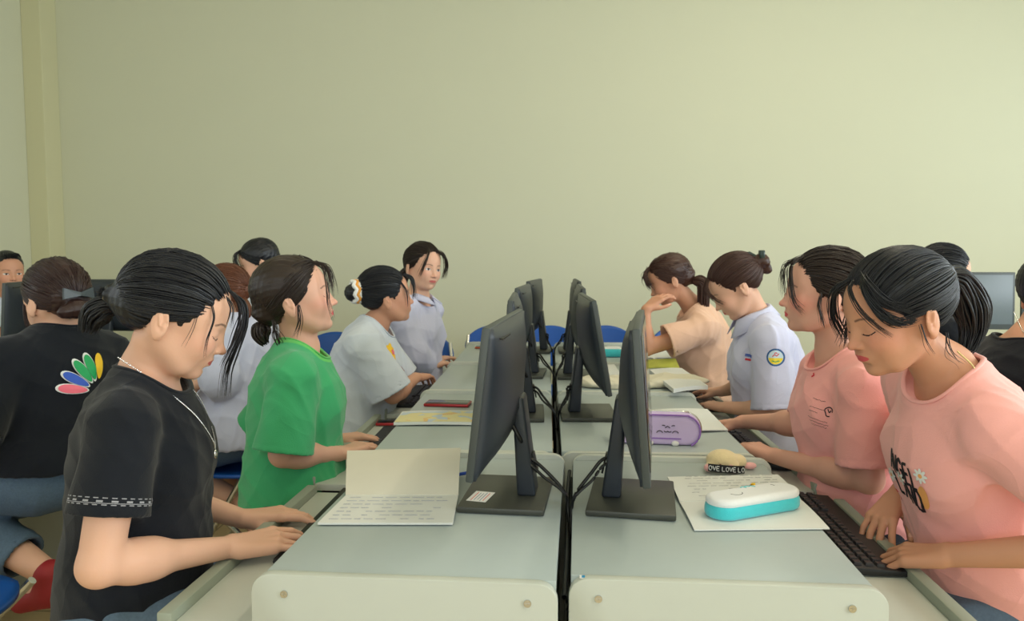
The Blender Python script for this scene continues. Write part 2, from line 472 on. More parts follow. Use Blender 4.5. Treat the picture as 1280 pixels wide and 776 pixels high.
def person(label, H, hd, pitch, roll, N, th, P, arms, skin, group=None, s=1.0, eye='down', h=0.0032,
           shirt=None, pants=None, legs=None, sh_w=.158, name='person', legdy=0.0, stool=True, lean_sh=(0, 0), neck_fwd=-0.03, crop_legs=True):
    """H head centre, hd/th heading of face and chest (radians from +x), N base of the neck, P pelvis."""
    H, N, P = V(H), V(N), V(P)
    base = V(P[0], P[1], 0)
    t = thing(name, label, 'person', tuple(base), 0, group)
    HR = rotm(0, 0, hd)@rotm(0, pitch, 0)@rotm(roll, 0, 0)
    tf = V(math.cos(th), math.sin(th), 0)
    TR = tmp_frame(N-P, tf); fx, fy, fz = TR[:, 0], TR[:, 1], TR[:, 2]
    tl = np.linalg.norm(N-P)
    def T(x, y, z): return N+fx*x+fy*y-fz*z*tl/0.5          # torso point, z metres below the neck base
    S = {'r': T(.0+lean_sh[0], -sh_w, .078), 'l': T(.0+lean_sh[1], sh_w, .078)}
    # ---- body
    o = []; torso = []
    torso += [(T(-.012, 0, .15), (.088, .135, .150)), (T(-.004, 0, .30), (.078, .112, .140)), (T(-.01, 0, .44), (.100, .150, .115))]
    for c, r in torso: o.append(('u', ell(c, np.array(r)*s, TR), .05))
    o.append(('u', cap(T(-.015, -sh_w*.8, .085), T(-.015, sh_w*.8, .085), .040), .05))
    for y in (1, -1):
        o.append(('u', cap(T(-.01, y*.035, .022), T(-.005, y*sh_w*.88, .070), .036, .036), .03))
        o.append(('u', ell(T(.062, y*.062, .17), (.040, .050, .050), TR), .03))
    nk = H+HR@V(-.012, 0, -.050)*s
    o.append(('u', cap(nk, N+fx*neck_fwd*0-fz*.005, .041*s, .047*s), .010))
    o.append(('u', cap(N-fz*.008, T(-.01, 0, .06), .048*s, .070*s), .03))
    o += head_ops(H, HR, s, eye)
    nails = []; J = {}
    for sd in ('r', 'l'):
        a = arms[sd]; wr = V(a['w'])
        e = V(a['e']) if 'e' in a else ik(S[sd], wr, .255*s, .225*s, a.get('hint', (-tf*0.3+V(0, 0, -1)+(fy if sd == 'l' else -fy)*.35)))
        J[sd] = (S[sd], e, wr)
        o.append(('u', cap(S[sd], e, .040*s, .034*s), .025))
        o.append(('u', cap(e, lerp(e, wr, .35), .0335*s, .0320*s), .012))
        o.append(('u', cap(lerp(e, wr, .25), wr, .0322*s, .0212*s), .030))
        hd_ = V(a['tip'])-wr
        ho, nl = hand_ops(wr, hd_, a.get('up', (0, 0, 1)), 1 if sd == 'r' else -1, s*a.get('hs', .97), a.get('curl', (.30, .50, .30)), a.get('fan', .12), a.get('per'), a.get('thumb', (.65, .15)), thumb_drop=a.get('tdrop', .35))
        # blend forearm into the hand
        ho[0] = (ho[0][0], ho[0][1], .02)
        o += ho; nails += nl
    # legs
    LG = {}
    for i, y in enumerate((1, -1)):
        hip = T(.0, y*.085, .47)
        if legs: kn, an, ft = [V(q) for q in legs[i]]
        else:
            kn = hip+tf*.40+V(0, legdy, 0); kn[2] = .50; an = kn+tf*-.02; an[2] = .085; ft = an+tf*.15; ft[2] = .035
        LG[i] = (hip, kn, an, ft)
        o.append(('u', cap(hip, kn, .078*s, .052*s), .04)); 
        if not crop_legs:
            o.append(('u', cap(kn, lerp(kn, an, .35), .050*s, .052*s), .02)); o.append(('u', cap(lerp(kn, an, .3), an, .052*s, .032*s), .02))
            o.append(('u', cap(an-V(0, 0, .03), ft, .030*s, .022*s), .02))
    pts = np.array([H, N, P]+[j for k in J.values() for j in k]+[q for k in LG.values() for q in (k[:2] if crop_legs else k)]); lo = pts.min(0)-.24; hi = pts.max(0)+.24
    ff = face_fields(H, HR, s, eye); ff['nail'] = nail_field(nails, s)
    sdf_obj('body', o, lo, hi, h, skin, t, base, attrs=ff)
    ctx = dict(t=t, base=base, H=H, HR=HR, N=N, P=P, TR=TR, T=T, S=S, J=J, LG=LG, s=s, tf=tf, lo=lo, hi=hi, sh_w=sh_w, nk=nk)
    if stool: STOOLS.append((float(P[0]-tf[0]*.02), float(P[1]-tf[1]*.02), label))
    if shirt: make_shirt(ctx, **shirt)
    if pants: make_pants(ctx, **pants)
    return ctx
def make_shirt(c, m, e=.014, sleeve=1.0, sr=(.054, .070), amp=.0035, h=.0042, seed=0.0, neck=(.073, .086, .05), hem=.50, flare=.02, name='t_shirt', neckx=.012, necktilt=.35, neckz=.005, rib=True, extra=None, drop=0.0, cuff_in=.012, sag=0.0, bandm=None):
    T, TR, S, J, tf = c['T'], c['TR'], c['S'], c['J'], c['tf']; fx, fy, fz = TR[:, 0], TR[:, 1], TR[:, 2]; w_ = c['sh_w']
    o = []
    for z, r, fe in ((.15, (.088, .135, .150), 0), (.30, (.082, .122, .140), .5), (.43, (.100, .150, .115), 1)):
        o.append(('u', ell(T(-.010, 0, z), np.array(r)+e+flare*fe, TR), .06))
    if flare: o.append(('u', cap(T(.0, 0, .16), T(.0, 0, .47), .105+e*.6, .118+e*.5+flare), .07))
    for y in (1, -1):
        o.append(('u', cap(T(-.012, y*.035, .024), T(-.005, y*w_*.88, .070), .036+e, .036+e), .03))
        o.append(('u', ell(T(.060, y*.060, .17), (.040+e, .052+e, .052+e), TR), .05))
    o.append(('u', cap(T(-.014, -w_*.8, .088), T(-.014, w_*.8, .088), .040+e*.8), .05))
    cd = []
    for sd in ('r', 'l'):
        sh, el, wr = J[sd]; k = c.get('sleeve_'+sd, sleeve)
        if k <= 1.0:
            q = lerp(sh, el, k); ax = nrm(el-sh)
            f0 = cap(sh, el, sr[0], sr[1]); rq = sr[0]+(sr[1]-sr[0])*k; inn = cap(q-ax*.022, q+ax*.06, rq-.012, rq-.009); pl = plane(q, ax)
            if sag: q2 = q+V(0, 0, -sag); f0 = (lambda A, B: lambda p: smin(A(p), B(p), .03))(f0, cap(lerp(sh, el, .5), q2-ax*.02, sr[0]*.95, sr[1]*.9))
            fs = (lambda f0, inn, pl: lambda p: np.maximum(np.maximum(f0(p), -inn(p)), -pl(p)))(f0, inn, pl)
            o.append(('u', fs, .03)); cd.append((q, ax, sr[1]*1.5))
        else:
            kk = k-1.0; q = lerp(el, wr, kk); ax = nrm(wr-el)
            r2 = sr[1]; inn = cap(q-ax*.02, q+ax*.10, r2*.75, r2*.9); pl = plane(q, ax)
            f1 = cap(sh, el, sr[0], sr[1]); f2 = cap(el, q+ax*.02, sr[1], r2)
            g2 = (lambda f2, inn, pl: lambda p: np.maximum(np.maximum(f2(p), -inn(p)), -pl(p)))(f2, inn, pl)
            o.append(('u', f1, .03)); o.append(('u', g2, .02)); cd.append((q, ax, r2*1.4))
    if extra: o += extra(c)
    # hem
    o.append(('s', plane(T(0, 0, hem), -fz), .01))
    NR = TR@rotm(0, necktilt, 0)
    ncf = ell(T(neckx, 0, neckz)-fz*0, (neck[0], neck[1], neck[2]), NR)
    ncu = cap(T(neckx-.005, 0, neckz), T(neckx-.005+.02, 0, neckz)+fz*.14, neck[0]*.90, neck[1]*1.2)
    nc = lambda p: np.minimum(ncf(p), ncu(p))
    o.append(('s', nc, .004))
    fo = folds(TR, c['N'], amp, seed)
    def disp(p):
        n = nc(p); near = np.clip((n-.012)/.03, 0, 1)
        for q, ax, rr in cd:
            v = p-q.astype(f32); near = near*np.clip(np.sqrt(np.einsum('ij,ij->i', v, v))/(rr*1.1)-.35, .25, 1)
        d = fo(p)*near
        if rib: d = d+.0016*np.clip((.016-n)/.003, 0, 1)
        for q, ax, rr in cd:
            v = p-q.astype(f32); x = -(v@ax.astype(f32)); r = np.einsum('ij,ij->i', v, v)
            d = d-.0010*((x > .016) & (x < .0195) & (r < rr*rr))
        return d
    at_ = {'rib': lambda v: .014-nc(v.astype(f32))}
    def cf(v):
        r = np.full(len(v), 1.0)
        for q, ax, rr in cd:
            dv = v-q; x = -(dv@ax); rx = np.linalg.norm(dv+x[:, None]*ax, axis=1); ok = (rx < rr/1.5*1.14) & (x < .07)
            r = np.where(ok & (x < r) & (x > -.004), x, r)
        return r
    at_['cuff'] = cf
    ob, v, q = sdf_obj(name, o, c['lo']-.03, c['hi']+.03, h, m, c['t'], c['base'], disp=disp, amp=amp*1.3+.002, attrs=at_, keep=True)
    c['shirt'] = ob
    if rib:
        nv_ = nc(v.astype(f32)); O_ = T(neckx, 0, neckz); L_ = (v-O_)@TR
        ok = (nv_ > -.0015) & (nv_ < .005) & (np.hypot(L_[:, 0], L_[:, 1]) > .035) & (np.abs(L_[:, 2]) < .12)
        an = np.arctan2(L_[ok, 1], L_[ok, 0]); rr_ = np.hypot(L_[ok, 0], L_[ok, 1]); zz_ = L_[ok, 2]
        nb_ = 64; bi_ = ((an+PI)/(2*PI)*nb_).astype(int) % nb_; R_ = np.full(nb_, np.nan); Z_ = np.full(nb_, np.nan)
        for b__ in range(nb_):
            mk = bi_ == b__
            if mk.sum() > 2:
                top_ = zz_[mk] >= np.percentile(zz_[mk], 60); R_[b__] = np.median(rr_[mk][top_]); Z_[b__] = np.median(zz_[mk][top_])
        good = ~np.isnan(R_)
        if good.sum() > 30:
            ix = np.arange(nb_); R_ = np.interp(ix, ix[good], R_[good], period=nb_); Z_ = np.interp(ix, ix[good], Z_[good], period=nb_)
            for A_ in (R_, Z_):
                for _ in range(8): A_[:] = .25*np.roll(A_, 1)+.5*A_+.25*np.roll(A_, -1)
            a_ = (ix+.5)/nb_*2*PI-PI; P_ = O_+np.stack([R_*np.cos(a_), R_*np.sin(a_), Z_], 1)@TR.T; P_ = np.vstack([P_, P_[:1]])
            X_, q_ = tubes(P_[None], np.full((1, nb_+1), .0052), .62, 8, np.tile(TR[:, 2], (1, nb_+1, 1)))
            link('neckband', mesh_np('neckband', X_-c['base'], q_), bandm or m, ob)
    c['shirt'] = ob; c['bvh'] = BVHTree.FromPolygons([tuple(x) for x in v.tolist()], q.tolist()); c['nc'] = nc
    return ob
def make_pants(c, m, e=.012, to=1.0, h=.008, name='trousers', amp=.003, to2=None):
    T = c['T']; TR = c['TR']; fz = TR[:, 2]; o = []
    o.append(('u', ell(T(-.01, 0, .45), (.104+e, .152+e, .11), TR), .05))
    for i in (0, 1):
        hip, kn, an, ft = c['LG'][i]; k = to if not (i and to2 is not None) else to2
        o.append(('u', cap(hip, kn, .080+e, .058+e), .04))
        q = lerp(kn, an, k); ax = nrm(an-kn)
        f = cap(kn, an, .056+e, .045+e*1.5); pl = plane(q, ax); inn = cap(q-ax*.02, q+ax*.1, .040+e, .044+e)
        o.append(('u', (lambda f, pl, inn: lambda p: np.maximum(np.maximum(f(p), -pl(p)), -inn(p)))(f, pl, inn), .02))
    o.append(('s', plane(T(0, 0, .38), fz), .005))
    pts = np.array([T(0, 0, .4)]+[q for k in c['LG'].values() for q in k])
    sdf_obj(name, o, pts.min(0)-.22, pts.max(0)+.22, h, m, c['t'], c['base'], disp=folds(TR, c['P'], amp, 1.0), amp=amp*1.3)
def make_shoes(c, m, name='shoe'):
    for i in (0, 1):
        hip, kn, an, ft = c['LG'][i]; a = an.copy(); a[2] = max(an[2]-.045, .04); d = nrm((ft-an)*V(1, 1, 0.0)+1e-6)
        o = [('u', cap(a-d*.03, ft, .036, .030), 0), ('u', cap(a, an, .036, .040), .02), ('s', plane(V(0, 0, .006), (0, 0, -1)), .003)]
        lo = np.minimum(a, ft)-.1; hi = np.maximum(an, ft)+.1
        sdf_obj(name, o, lo, hi, .006, m, c['t'], c['base'])

# ------------------------------------------------------------ hair
HE_C = V(-.013, 0, .038); HE_R = V(.102, .0800, .0900)
def on_scalp(d, off=0.0):
    """point on the hair ellipsoid in direction d (…,3) from its centre"""
    d = d/np.linalg.norm(d, axis=-1, keepdims=True)
    k = 1/np.sqrt(((d/(HE_R+off))**2).sum(-1, keepdims=True))
    return HE_C+d*k
HAIRLINE = [(-.075, 0, -.052), (-.062, .040, -.050), (-.040, .062, -.030), (-.028, .074, .006), (-.004, .076, .030), (.020, .074, .012), (.036, .066, .034), (.052, .058, .058), (.070, .036, .082), (.078, 0, .092)]
def hairline(u):
    """u in [-1,1]: 0 = middle of the forehead, +-1 = nape"""
    s_ = np.sign(u); a = 1-np.abs(u); p = spline(HAIRLINE, 200)[np.clip((a*199).astype(int), 0, 199)]
    p = p.copy(); p[..., 1] *= np.where(s_ == 0, 1, s_); return p
def hair_mat(name, col, col2=None, rough=0.33):
    if name in MATS: return MATS[name]
    m = mat(name, col, rough=rough, noise=0.25, nscale=60, bump=0.2, bscale=420, stretch=(1, 1, 1), spec=0.4)
    b = m.node_tree.nodes['Principled BSDF']; b.inputs['Anisotropic'].default_value = 0.5
    return m
def make_hair(c, m, tie=(-.118, 0, .030), nlock=230, seed=1, r=.0014, part=0.0, cap_h=.004, locks=(), face_cut=0.0, tail=None, tail_n=90, tail_r=(.022, .030, .010), lock_r=.0028, bun=None, cover_ear=False, extra=(), loose=0.004, low=-.052):
    """cap + combed locks running from the hairline to the tie + free strands. Coordinates are head-local."""
    H, HR, s, t, base = c['H'], c['HR'], c['s'], c['t'], c['base']; rng = np.random.RandomState(seed)
    def W(p): return H+(np.asarray(p)*s)@HR.T
    o = []
    def u(f, k): o.append(('u', framed(f, H, HR, s), k))
    def sb(f, k): o.append(('s', framed(f, H, HR, s), k))
    u(ell(HE_C, HE_R-.0015), 0)
    sb(ell((.108+face_cut, 0, -.012), (.080, .098, .104)), .012)
    sb(ell((.050, 0, -.085), (.110, .12, .082), rotm(0, .35, 0)), .012)
    if not cover_ear:
        for y in (1, -1): sb(ell((-.006, y*.083, -.015), (.024, .030, .036), rotm(0, -.22, 0)), .008)
    sb(plane((0, 0, low), (0.25, 0, -1)), .012)
    if tie is not None: u(cap((-.080, tie[1]*.5, tie[2]*.8+.004), (tie[0]+.012, tie[1], tie[2]), .040, .014), .035)
    if bun is not None:
        for bc, br in bun: u(ell(bc, br), .010)
    for f, k in extra: u(f, k)
    def disp(p):
        q = (p-H.astype(f32))@HR.astype(f32)
        return (.0009*np.sin(q[:, 1]*520+2*np.sin(q[:, 0]*40)+3*np.sin(q[:, 2]*30))+.0006*np.sin(q[:, 2]*430+3*np.sin(q[:, 0]*35))).astype(f32)
    pts = np.array([W(HE_C)]+([W(b_[0]) for b_ in bun] if bun else [])+([W(tie)] if tie is not None else []))
    hv, hq = sculpt(o, pts.min(0)-.17*s, pts.max(0)+.17*s, cap_h, disp, .002)
    VS = [hv]; QS = [hq]; nv = len(hv)
    def addt(P, R_, flat=None, nside=6, ref=None):
        nonlocal nv
        X, q = tubes(P, R_, flat, nside, ref); VS.append(X); QS.append(q+nv); nv += len(X)
    n = 16; ts = np.linspace(0, 1, n); nlock = int(nlock*2.6)
    if tie is not None and nlock:
        us = rng.uniform(-.86, .86, nlock); st = hairline(us)
        st = st+rng.uniform(-.005, .005, st.shape)
        d0 = st-HE_C; d0 /= np.linalg.norm(d0, axis=1, keepdims=True)
        # some locks start behind the hairline
        back = rng.uniform(0, .55, nlock)*(rng.rand(nlock) < .6)
        T0 = V(tie); d1 = nrm(T0-HE_C)
        ang = np.linspace(0, 1, n)
        D = d0[:, None]*(1-ts[None, :, None])+d1*ts[None, :, None]
        up_b = V(0, 0, .30)*np.sin(ts*PI)[None, :, None]*np.clip(d0[:, 2:3, None]+.15, 0, 1)
        D = D+up_b; 
        tb = back[:, None]+(1-back[:, None])*ts[None]
        Dn = np.stack([[np.interp(tb[i], ts, D[i, :, k]) for k in range(3)] for i in range(nlock)]).transpose(0, 2, 1)
        off = rng.uniform(-.0012, .0016, nlock)[:, None, None]+loose*np.sin(ts*PI)[None, :, None]*rng.uniform(0, 1, nlock)[:, None, None]*.5
        Pp = on_scalp(Dn)+Dn/np.linalg.norm(Dn, axis=2, keepdims=True)*off
        wgt = np.clip((tb-.80)/.20, 0, 1)[:, :, None]**1.5
        Tg = T0+rng.normal(0, .004, (nlock, 1, 3)); Pp = Pp*(1-wgt)+Tg*wgt
        rad = r*(.55+.6*np.sin(np.clip(ts*1.15, 0, 1)*PI)**.6)[None]*rng.uniform(.6, 1.25, nlock)[:, None]
        refn = Pp-HE_C
        addt(W(Pp), rad*s, .7, 4, refn@HR.T)
    if tail is not None:      # world-space centre line of the tail
        cl = spline(tail, 22); q = np.linspace(0, 1, 22)
        a = rng.uniform(0, 2*PI, tail_n); rr = np.sqrt(rng.rand(tail_n))
        Tn = np.gradient(cl, axis=0); Tn /= np.linalg.norm(Tn, axis=1, keepdims=True)
        U = np.cross(Tn, V(0.1, 1, 0.05)); U /= np.linalg.norm(U, axis=1, keepdims=True); Wv = np.cross(Tn, U)
        prof = np.interp(q, [0, .18, .55, 1], [tail_r[0]*.45, tail_r[0], tail_r[1], tail_r[2]])
        ph = rng.uniform(0, 6.28, (tail_n, 1)); 
        ca = (np.cos(a)*rr)[:, None]*prof+.0018*np.sin(q*7+ph); sa = (np.sin(a)*rr)[:, None]*prof+.0018*np.cos(q*6+ph)
        PP = cl[None]+ca[:, :, None]*U[None]+sa[:, :, None]*Wv[None]
        kl = rng.uniform(.80, 1.0, tail_n)
        PP = np.stack([np.stack([np.interp(q*kl[i], q, PP[i, :, k]) for k in range(3)], 1) for i in range(tail_n)])
        rad = lock_r*np.interp(q, [0, .1, .7, 1], [.9, 1.2, 1.0, .15])[None]*rng.uniform(.7, 1.3, tail_n)[:, None]
        addt(PP, rad, None, 6)
    for L in locks:            # (points head-local, count, spread, radius)
        pts_, cnt, spr, rd = L[:4]
        base_p = spline(pts_, 18); q = np.linspace(0, 1, 18)
        jit = rng.normal(0, 1, (cnt, 1, 3))*spr*(.35+.65*q)[None, :, None]+rng.normal(0, spr*.25, (cnt, 1, 3))*np.sin(q*9+rng.rand()*6)[None, :, None]
        PP = base_p[None]+jit
        rad = rd*np.interp(q, [0, .15, .6, 1], [.7, 1, .9, .15])[None]*rng.uniform(.6, 1.3, cnt)[:, None]
        addt(W(PP), rad*s, None, 5)
    X = np.vstack(VS); Q = np.vstack(QS)
    me = mesh_np('hair', X-base, Q); ob = link('hair', me, m, t)
    c['W'] = W
    return ob
# ------------------------------------------------------------ prints on cloth
def drape(c_bvh, pts, n, off=.0012, reach=.25, fallback=None):
    out = []; ok = []
    for p in pts:
        hit = c_bvh.ray_cast(Vector(p+n*reach), Vector(-n), reach*2)
        if hit[0] is None: out.append(p); ok.append(False)
        else: out.append(np.array(hit[0])+n*off); ok.append(True)
    return np.array(out), np.array(ok)
def print_strokes(name, lines, origin, ux, uy, n, bvh, wdt, m, parent, base, off=.0012):
    """lines: polylines in metres on the (ux,uy) plane through origin; laid on the cloth as ribbons"""
    VS = []; FS = []; k = 0; n = nrm(n)
    for ln in lines:
        ln = np.asarray(ln, float)
        seg = np.r_[0, np.cumsum(np.linalg.norm(np.diff(ln, axis=0), axis=1))]; m_ = max(int(seg[-1]/.0025)+2, 3)
        q = np.stack([np.interp(np.linspace(0, seg[-1], m_), seg, ln[:, j]) for j in (0, 1)], 1)
        tn = np.gradient(q, axis=0); tn /= np.linalg.norm(tn, axis=1, keepdims=True)+1e-9; nn = np.stack([-tn[:, 1], tn[:, 0]], 1)
        A = q+nn*wdt/2; B = q-nn*wdt/2
        p3 = np.concatenate([origin+A[:, :1]*ux+A[:, 1:]*uy, origin+B[:, :1]*ux+B[:, 1:]*uy])
        pp, ok = drape(bvh, p3, n, off)
        VS.append(pp); mm = m_
        for i in range(mm-1):
            if ok[i] and ok[i+1] and ok[mm+i] and ok[mm+i+1]: FS.append((k+i, k+i+1, k+mm+i+1, k+mm+i))
        k += 2*mm
    if not FS: return None
    me = mesh_np(name, np.vstack(VS)-base, FS); return link(name, me, m, parent)
def print_shape(name, cen, outline, origin, ux, uy, n, bvh, m, parent, base, rings=5, off=.0012):
    """filled star-shaped outline around cen"""
    cen = V(cen); ol = np.asarray(outline, float); K = len(ol); n = nrm(n)
    P = [cen[None]]+[cen+(ol-cen)*(i/rings) for i in range(1, rings+1)]
    q = np.vstack(P); p3 = origin+q[:, :1]*ux+q[:, 1:]*uy; pp, ok = drape(bvh, p3, n, off)
    if np.max(np.abs(np.diff((pp-origin)@n))) > .05 or ok.mean() < .97: return None
    F = []
    for i in range(K):
        j = (i+1) % K; F.append((0, 1+i, 1+j))
        for r in range(rings-1): a = 1+r*K; F.append((a+i, a+K+i, a+K+j, a+j))
    F = [f for f in F if all(ok[list(f)])]
    if not F: return None
    me = mesh_np(name, pp-base, F); return link(name, me, m, parent)
GL = {'A': [[(0,0),(.5,1),(1,0)],[(.2,.38),(.8,.38)]], 'N': [[(0,0),(0,1),(1,0),(1,1)]], 'G': [[(.95,.8),(.6,1),(.2,.9),(0,.5),(.2,.1),(.6,0),(.95,.2),(.95,.48),(.55,.48)]],
      'E': [[(.9,0),(0,0),(0,1),(.9,1)],[(0,.52),(.75,.52)]], 'L': [[(0,1),(0,0),(.85,0)]], 'D': [[(0,0),(0,1),(.5,.97),(.9,.7),(.95,.4),(.7,.08),(0,0)]],
      'O': [[(.5,0),(.12,.15),(0,.5),(.12,.85),(.5,1),(.88,.85),(1,.5),(.88,.15),(.5,0)]], 'V': [[(0,1),(.5,0),(1,1)]], 'Y': [[(0,1),(.5,.5),(1,1)],[(.5,.5),(.5,0)]],
      'I': [[(.5,0),(.5,1)]], 'S': [[(.9,.85),(.5,1),(.1,.8),(.3,.55),(.7,.45),(.9,.2),(.5,0),(.05,.15)]]}
# ------------------------------------------------------------ palette
WALL = mat('wall_paint', srgb(210,211,187), rough=.75, noise=.015, nscale=3, bump=.06, bscale=120)
WALLB = mat('pillar_paint', srgb(209,206,170), rough=.75, noise=.015, nscale=3, bump=.06, bscale=120)
CEIL = mat('ceiling_paint', srgb(226,222,200), rough=.8)
FLOOR = mat('floor_tile_glaze', srgb(206,184,140), rough=.45, noise=.06, nscale=9)
TOPM = mat('grey_laminate', srgb(170,181,180), rough=.42, noise=.02, nscale=40, bump=.02, bscale=300)
EDGE = mat('cream_laminate', srgb(192,196,186), rough=.45, noise=.02, nscale=20)
RIMM = mat('grey_green_edge', srgb(150,158,144), rough=.5)
DARKGAP = mat('dark_steel', srgb(30,34,36), rough=.6)
CHROME = mat('chrome', (0.6,0.6,0.58,1), rough=.25, metal=1.0)
BPL = mat('monitor_black_plastic', srgb(40,46,54), rough=.42, bump=.08, bscale=900, noise=.05)
BPL2 = mat('monitor_edge_plastic', srgb(66,72,72), rough=.45)
SCRN = mat('screen_glass', srgb(18,22,26), rough=.12)
KEYM = mat('key_plastic', srgb(40,36,40), rough=.5)
KBM = mat('keyboard_plastic', srgb(26,27,30), rough=.5)
CABLE = mat('cable_rubber', srgb(14,15,16), rough=.45)
BLUE = mat('blue_chair_plastic', srgb(14,82,168), rough=.4, noise=.04)
PAPER = mat('white_paper', srgb(226,228,224), rough=.8, noise=.02)
CREAMP = mat('cream_cover', srgb(216,213,198), rough=.75, noise=.02)
INK = mat('blue_ink', srgb(120,130,165), rough=.8)
INKL = mat('faded_blue_ink', srgb(150,158,188), rough=.8)
WHITE = mat('white_paint', srgb(232,232,230), rough=.7)
RED = mat('red_paint', srgb(214,40,60), rough=.6)
YEL = mat('yellow_paint', srgb(244,196,40), rough=.6)
GRN = mat('green_paint', srgb(20,160,90), rough=.6)
BLU = mat('blue_paint', srgb(44,86,190), rough=.6)
PKP = mat('pink_paint', srgb(240,110,130), rough=.6)
ORP = mat('orange_paint', srgb(240,170,100), rough=.6)
INKB = mat('black_print', srgb(30,26,34), rough=.7)
# ------------------------------------------------------------ room shell
def struct(name, mb, m, parent=None):
    o = mb.build(name, m, parent, smooth=False)
    if parent is None: o['kind'] = 'structure'
    return o
fl = struct('floor', MB().box(((RX0+RX1)/2, (RY0+RY1)/2, -.03), (RX1-RX0+.4, RY1-RY0+.4, .06)), FLOOR)
# tiled floor joints
nt = FLOOR.node_tree; bk = nt.nodes.new('ShaderNodeTexBrick'); bk.offset = 0; bk.inputs['Scale'].default_value = 1.0
bk.inputs['Brick Width'].default_value = .5; bk.inputs['Row Height'].default_value = .5; bk.inputs['Mortar Size'].default_value = .004
bk.inputs['Color1'].default_value = srgb(206,184,140); bk.inputs['Color2'].default_value = srgb(200,178,134); bk.inputs['Mortar'].default_value = srgb(140,124,96)
tcn = [n for n in nt.nodes if n.type == 'TEX_COORD'][0]; nt.links.new(tcn.outputs['Object'], bk.inputs['Vector'])
nt.links.new(bk.outputs['Color'], [n for n in nt.nodes if n.type == 'HUE_SAT'][0].inputs['Color'])
struct('ceiling', MB().box(((RX0+RX1)/2, (RY0+RY1)/2, RZ+.03), (RX1-RX0+.4, RY1-RY0+.4, .06)), CEIL)
struct('wall_back', MB().box(((RX0+RX1)/2, RY1+.05, RZ/2), (RX1-RX0+.4, .1, RZ)), WALL)
struct('wall_front', MB().box(((RX0+RX1)/2, RY0-.05, RZ/2), (RX1-RX0+.4, .1, RZ)), WALL)
struct('wall_left', MB().box((RX0-.05, (RY0+RY1)/2, RZ/2), (.1, RY1-RY0, RZ)), WALL)
struct('wall_right', MB().box((RX1+.05, (RY0+RY1)/2, RZ/2), (.1, RY1-RY0, RZ)), WALL)
struct('trim_1', MB().box((RX0+.07, RY1-.09, RZ/2), (.14, .18, RZ), bev=.004), WALLB)
struct('baseboard_back', MB().box(((RX0+RX1)/2, RY1-.008, .06), (RX1-RX0, .016, .12)), mat('skirting', srgb(150,120,90), rough=.5))
# right-wall windows, plus left and rear ones added to match the fill lights
GLASS = mat('window_glass', srgb(200,220,230), rough=.1)
def window(n, cx, cy_, along, w_):
    r = thing('window_%d' % n, 'window', 'window'); del r['label']; del r['category']; r['kind'] = 'structure'
    f = MB(); g = MB()
    def bx(m_, a, z, la, lz, th):
        c_ = (cx, cy_+a, z) if along == 'y' else (cx+a, cy_, z); s_ = (th, la, lz) if along == 'y' else (la, th, lz); m_.box(c_, s_)
    for a in (-w_/2, 0, w_/2): bx(f, a, 1.95, .05, 1.8, .05)
    for z in (1.05, 2.85): bx(f, 0, z, w_+.05, .05, .05)
    bx(g, 0, 1.95, w_, 1.75, .01)
    f.build('window_frame', WHITE, r, smooth=False); g.build('pane', GLASS, r, smooth=False)
k = 1
for yy in (-1.4, 1.2, 3.8): window(k, RX1-.02, yy, 'y', 1.8); k += 1
for yy in (-1.4, 1.2): window(k, RX0+.02, yy, 'y', 1.8); k += 1
window(k, -.6, RY0+.02, 'x', 3.5)

# ------------------------------------------------------------ desks
def rrect(x0, x1, z0, z1, r, n=6):
    p = []
    for cx, cz, a0 in ((x1-r, z1-r, 0), (x0+r, z1-r, PI/2)):
        for i in range(n+1):
            a = a0+i*PI/2/n; p.append((cx+r*math.cos(a), cz+r*math.sin(a)))
    return p+[(x0, z0), (x1, z0)]
def make_desk(label, x_seam, y0, y1, side, rot=0.0, wdt=.465, screws=False, name='computer_desk'):
    """raised monitor shelf with round-cornered end panels and a lower rimmed keyboard tray on the user's side"""
    t = thing(name, label, 'desk', (x_seam, y0, 0), rot, 'two-level computer desks in rows')
    L = y1-y0; s_ = side
    def X(a, b): a, b = s_*a, s_*b; return (min(a, b), max(a, b))
    for i, yy in enumerate((0, L-.018)):
        m_ = MB(); x = X(.0, wdt+.018); m_.prism(rrect(x[0], x[1], .0, .762 if i else .752, .030), yy, yy+.018, bev=.002)
        p = m_.build('end_panel', EDGE, t)
        if i == 0 and screws:
            for xx in (.045, wdt-.035):
                sc_ = MB().cyl((s_*xx, .0008, .722), (s_*xx, -.0025, .722), .0058); sc_.box((s_*xx, -.0027, .722), (.007, .0008, .0014)); sc_.box((s_*xx, -.0027, .722), (.0014, .0008, .007))
                sc_.build('screw', CHROME, p)
    x = X(.003, wdt); MB().box(((x[0]+x[1])/2, L/2, .739), (x[1]-x[0], L-.037, .022), bev=.002).build('desktop', TOPM, t)
    x = X(.012, .028); MB().box(((x[0]+x[1])/2, L/2, .50), (x[1]-x[0], L-.037, .44)).build('back_panel', EDGE, t)
    x = X(.12, wdt+.155); MB().box(((x[0]+x[1])/2, L/2-.01, .650), (x[1]-x[0], L-.045, .018), bev=.002).build('keyboard_tray', EDGE, t)
    x = X(wdt+.155, wdt+.180); MB().box(((x[0]+x[1])/2, L/2-.01, .652), (x[1]-x[0], L-.045, .050), bev=.003).build('tray_rim', RIMM, t)
    x = X(.10, .118); MB().box(((x[0]+x[1])/2, L/2, .60), (x[1]-x[0], L-.037, .05)).build('rail', EDGE, t)
    return t
ROT1 = math.radians(-2.2)
ROWS = [(1.115, 1.825), (1.868, 2.69), (2.735, 3.42), (3.465, 4.22)]
rown = ['nearest', 'second', 'third', 'farthest']
